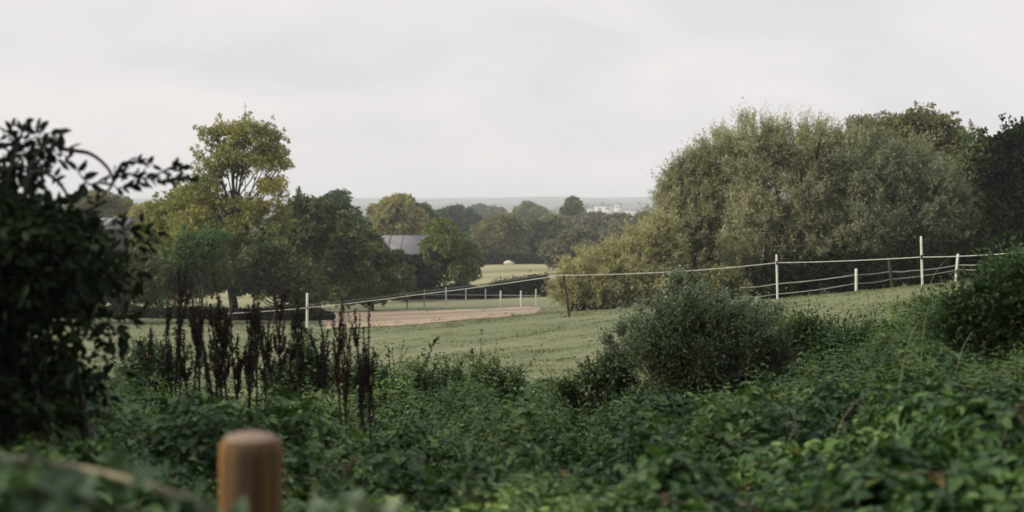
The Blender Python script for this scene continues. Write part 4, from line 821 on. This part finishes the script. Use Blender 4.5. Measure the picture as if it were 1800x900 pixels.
# blurred arching bramble canes right in front of the lens, bottom left
def near_cane(label, path, mat, ra, leaf, seed, step=.03):
    r = np.random.default_rng(seed); pts = np.array([P(*p_) for p_ in path]); root = empty('bramble_cane', pts[0], label, 'cane', 'bramble canes close to the camera')
    tt = np.linspace(0, 1, len(pts)); t2 = np.linspace(0, 1, 24); q_ = np.stack([np.interp(t2, tt, pts[:, i]) for i in range(3)], 1)
    for _ in range(3): q_[1:-1] = (q_[:-2]+2*q_[1:-1]+q_[2:])/4
    T = Tubes(); T.add(q_, np.full(24, ra), 6); T.build('stem', M_STRAW if ra > .004 else M_CANE, root)
    Ps = []; Ds = []
    for i in range(23):
        for s_ in range(2):
            Ps.append(q_[i]+(q_[i+1]-q_[i])*r.random()); Ds.append(unit(np.array([r.normal(.3, .6), r.normal(0, .5), r.normal(-.2, .5)])))
    k = len(Ps); L = leaf*r.uniform(.6, 1.2, k); v, q = leaf_arrays(np.array(Ps), np.array(Ds), unit(r.normal(size=(k, 3))*.4+np.array([0, -.2, 1])), L, L*.65, six=True, fold=.1)
    mesh_np('foliage', v, quads=q, mat=mat, parent=root)
near_cane('blurred pale cane arching down from the left edge towards the orange post', [(-60, 800, 2.4), (80, 812, 2.4), (180, 830, 2.35), (280, 858, 2.3), (360, 890, 2.3), (430, 940, 2.3)], M_BLUEG, .006, .05, 501)
near_cane('blurred leafy cane low in the bottom left corner', [(-60, 870, 2.1), (60, 868, 2.1), (170, 885, 2.1), (260, 915, 2.1)], M_BLUEG, .0035, .055, 502)
near_cane('short blurred bluish leafy cane at the bottom edge right of the orange post', [(540, 930, 2.3), (590, 905, 2.3), (640, 893, 2.3), (690, 915, 2.3)], M_SILVER, .0035, .045, 503)

# ------------------------------------------------------------------ air
zl = GZMIN; v_, q_ = box((0, 3430, zl-1.5), (14500, 7240, ZC+34-zl+1.5))
m, n, l = nt('haze'); pv = n.new('ShaderNodeVolumePrincipled'); pv.inputs['Color'].default_value = (.87, .925, 1, 1); pv.inputs['Density'].default_value = 3.2e-4; pv.inputs['Anisotropy'].default_value = 0
o = n.new('ShaderNodeOutputMaterial'); l.new(pv.outputs[0], o.inputs['Volume'])
tag(mesh_np('haze', v_, quads=q_, mat=m), 'thin pale air over the valley', None, None, 'stuff')

# ------------------------------------------------------------------ light
SUN_EL, SUN_AZ = math.radians(24), math.radians(-112)    # from the left, a little behind the viewpoint (azimuth from +Y, clockwise)
w = bpy.data.worlds.new('World'); S.world = w; w.use_nodes = True; n = w.node_tree.nodes; l = w.node_tree.links; n.clear()
sky = n.new('ShaderNodeTexSky'); sky.sky_type = 'NISHITA'; sky.sun_disc = False; sky.sun_elevation = SUN_EL; sky.sun_rotation = SUN_AZ
tc = n.new('ShaderNodeTexCoord'); mp = n.new('ShaderNodeMapping'); mp.inputs['Scale'].default_value = (1, 1, 2.6); l.new(tc.outputs['Generated'], mp.inputs[0])
no = n.new('ShaderNodeTexNoise'); no.inputs['Scale'].default_value = 6.0; no.inputs['Detail'].default_value = 7; no.inputs['Roughness'].default_value = .5; no.inputs['Distortion'].default_value = .5; l.new(mp.outputs[0], no.inputs['Vector'])
rp = ramp(n, [(.36, (6.75, 6.55, 6.68)), (.48, (7.25, 7.0, 7.0)), (.64, (7.75, 7.38, 7.2))]); l.new(no.outputs['Fac'], rp.inputs[0])
mx = n.new('ShaderNodeMix'); mx.data_type = 'RGBA'; mx.inputs[0].default_value = .93; l.new(sky.outputs[0], mx.inputs[6]); l.new(rp.outputs[0], mx.inputs[7])
sx = n.new('ShaderNodeSeparateXYZ'); l.new(tc.outputs['Generated'], sx.inputs[0])
gr = n.new('ShaderNodeMapRange'); gr.interpolation_type = 'SMOOTHSTEP'; gr.inputs['From Min'].default_value = .15; gr.inputs['From Max'].default_value = .8; gr.inputs['To Min'].default_value = 1; gr.inputs['To Max'].default_value = 1.7; l.new(sx.outputs[2], gr.inputs['Value'])
vm = n.new('ShaderNodeVectorMath'); vm.operation = 'SCALE'; l.new(mx.outputs[2], vm.inputs[0]); l.new(gr.outputs[0], vm.inputs['Scale'])
bg = n.new('ShaderNodeBackground'); bg.inputs['Strength'].default_value = .1; l.new(vm.outputs[0], bg.inputs['Color'])
o = n.new('ShaderNodeOutputWorld'); l.new(bg.outputs[0], o.inputs[0])
sd = bpy.data.lights.new('sun', 'SUN'); sd.energy = 3.6; sd.angle = math.radians(3); sd.color = (1, .88, .68); so = bpy.data.objects.new('sun', sd); link(so)
from mathutils import Vector
dv = Vector((math.sin(SUN_AZ)*math.cos(SUN_EL), math.cos(SUN_AZ)*math.cos(SUN_EL), math.sin(SUN_EL))); so.rotation_euler = dv.to_track_quat('Z', 'Y').to_euler(); so.location = (-20, -10, 30)

# ------------------------------------------------------------------ camera
cd = bpy.data.cameras.new('camera'); co = bpy.data.objects.new('camera', cd); link(co); co.location = (0, 0, ZC); co.rotation_euler = (math.radians(90), 0, 0)
cd.sensor_width = 36; cd.lens = 50; cd.shift_y = -(450-HY)/1800; cd.clip_start = .05; cd.clip_end = 20000
cd.dof.use_dof = True; cd.dof.focus_distance = 18; cd.dof.aperture_fstop = 2.4
S.camera = co
S.view_settings.view_transform = 'Standard'; S.view_settings.look = 'None'; S.view_settings.exposure = 0.22; S.view_settings.gamma = 1
S.cycles.volume_bounces = 0; S.cycles.max_bounces = 6; S.cycles.transparent_max_bounces = 4
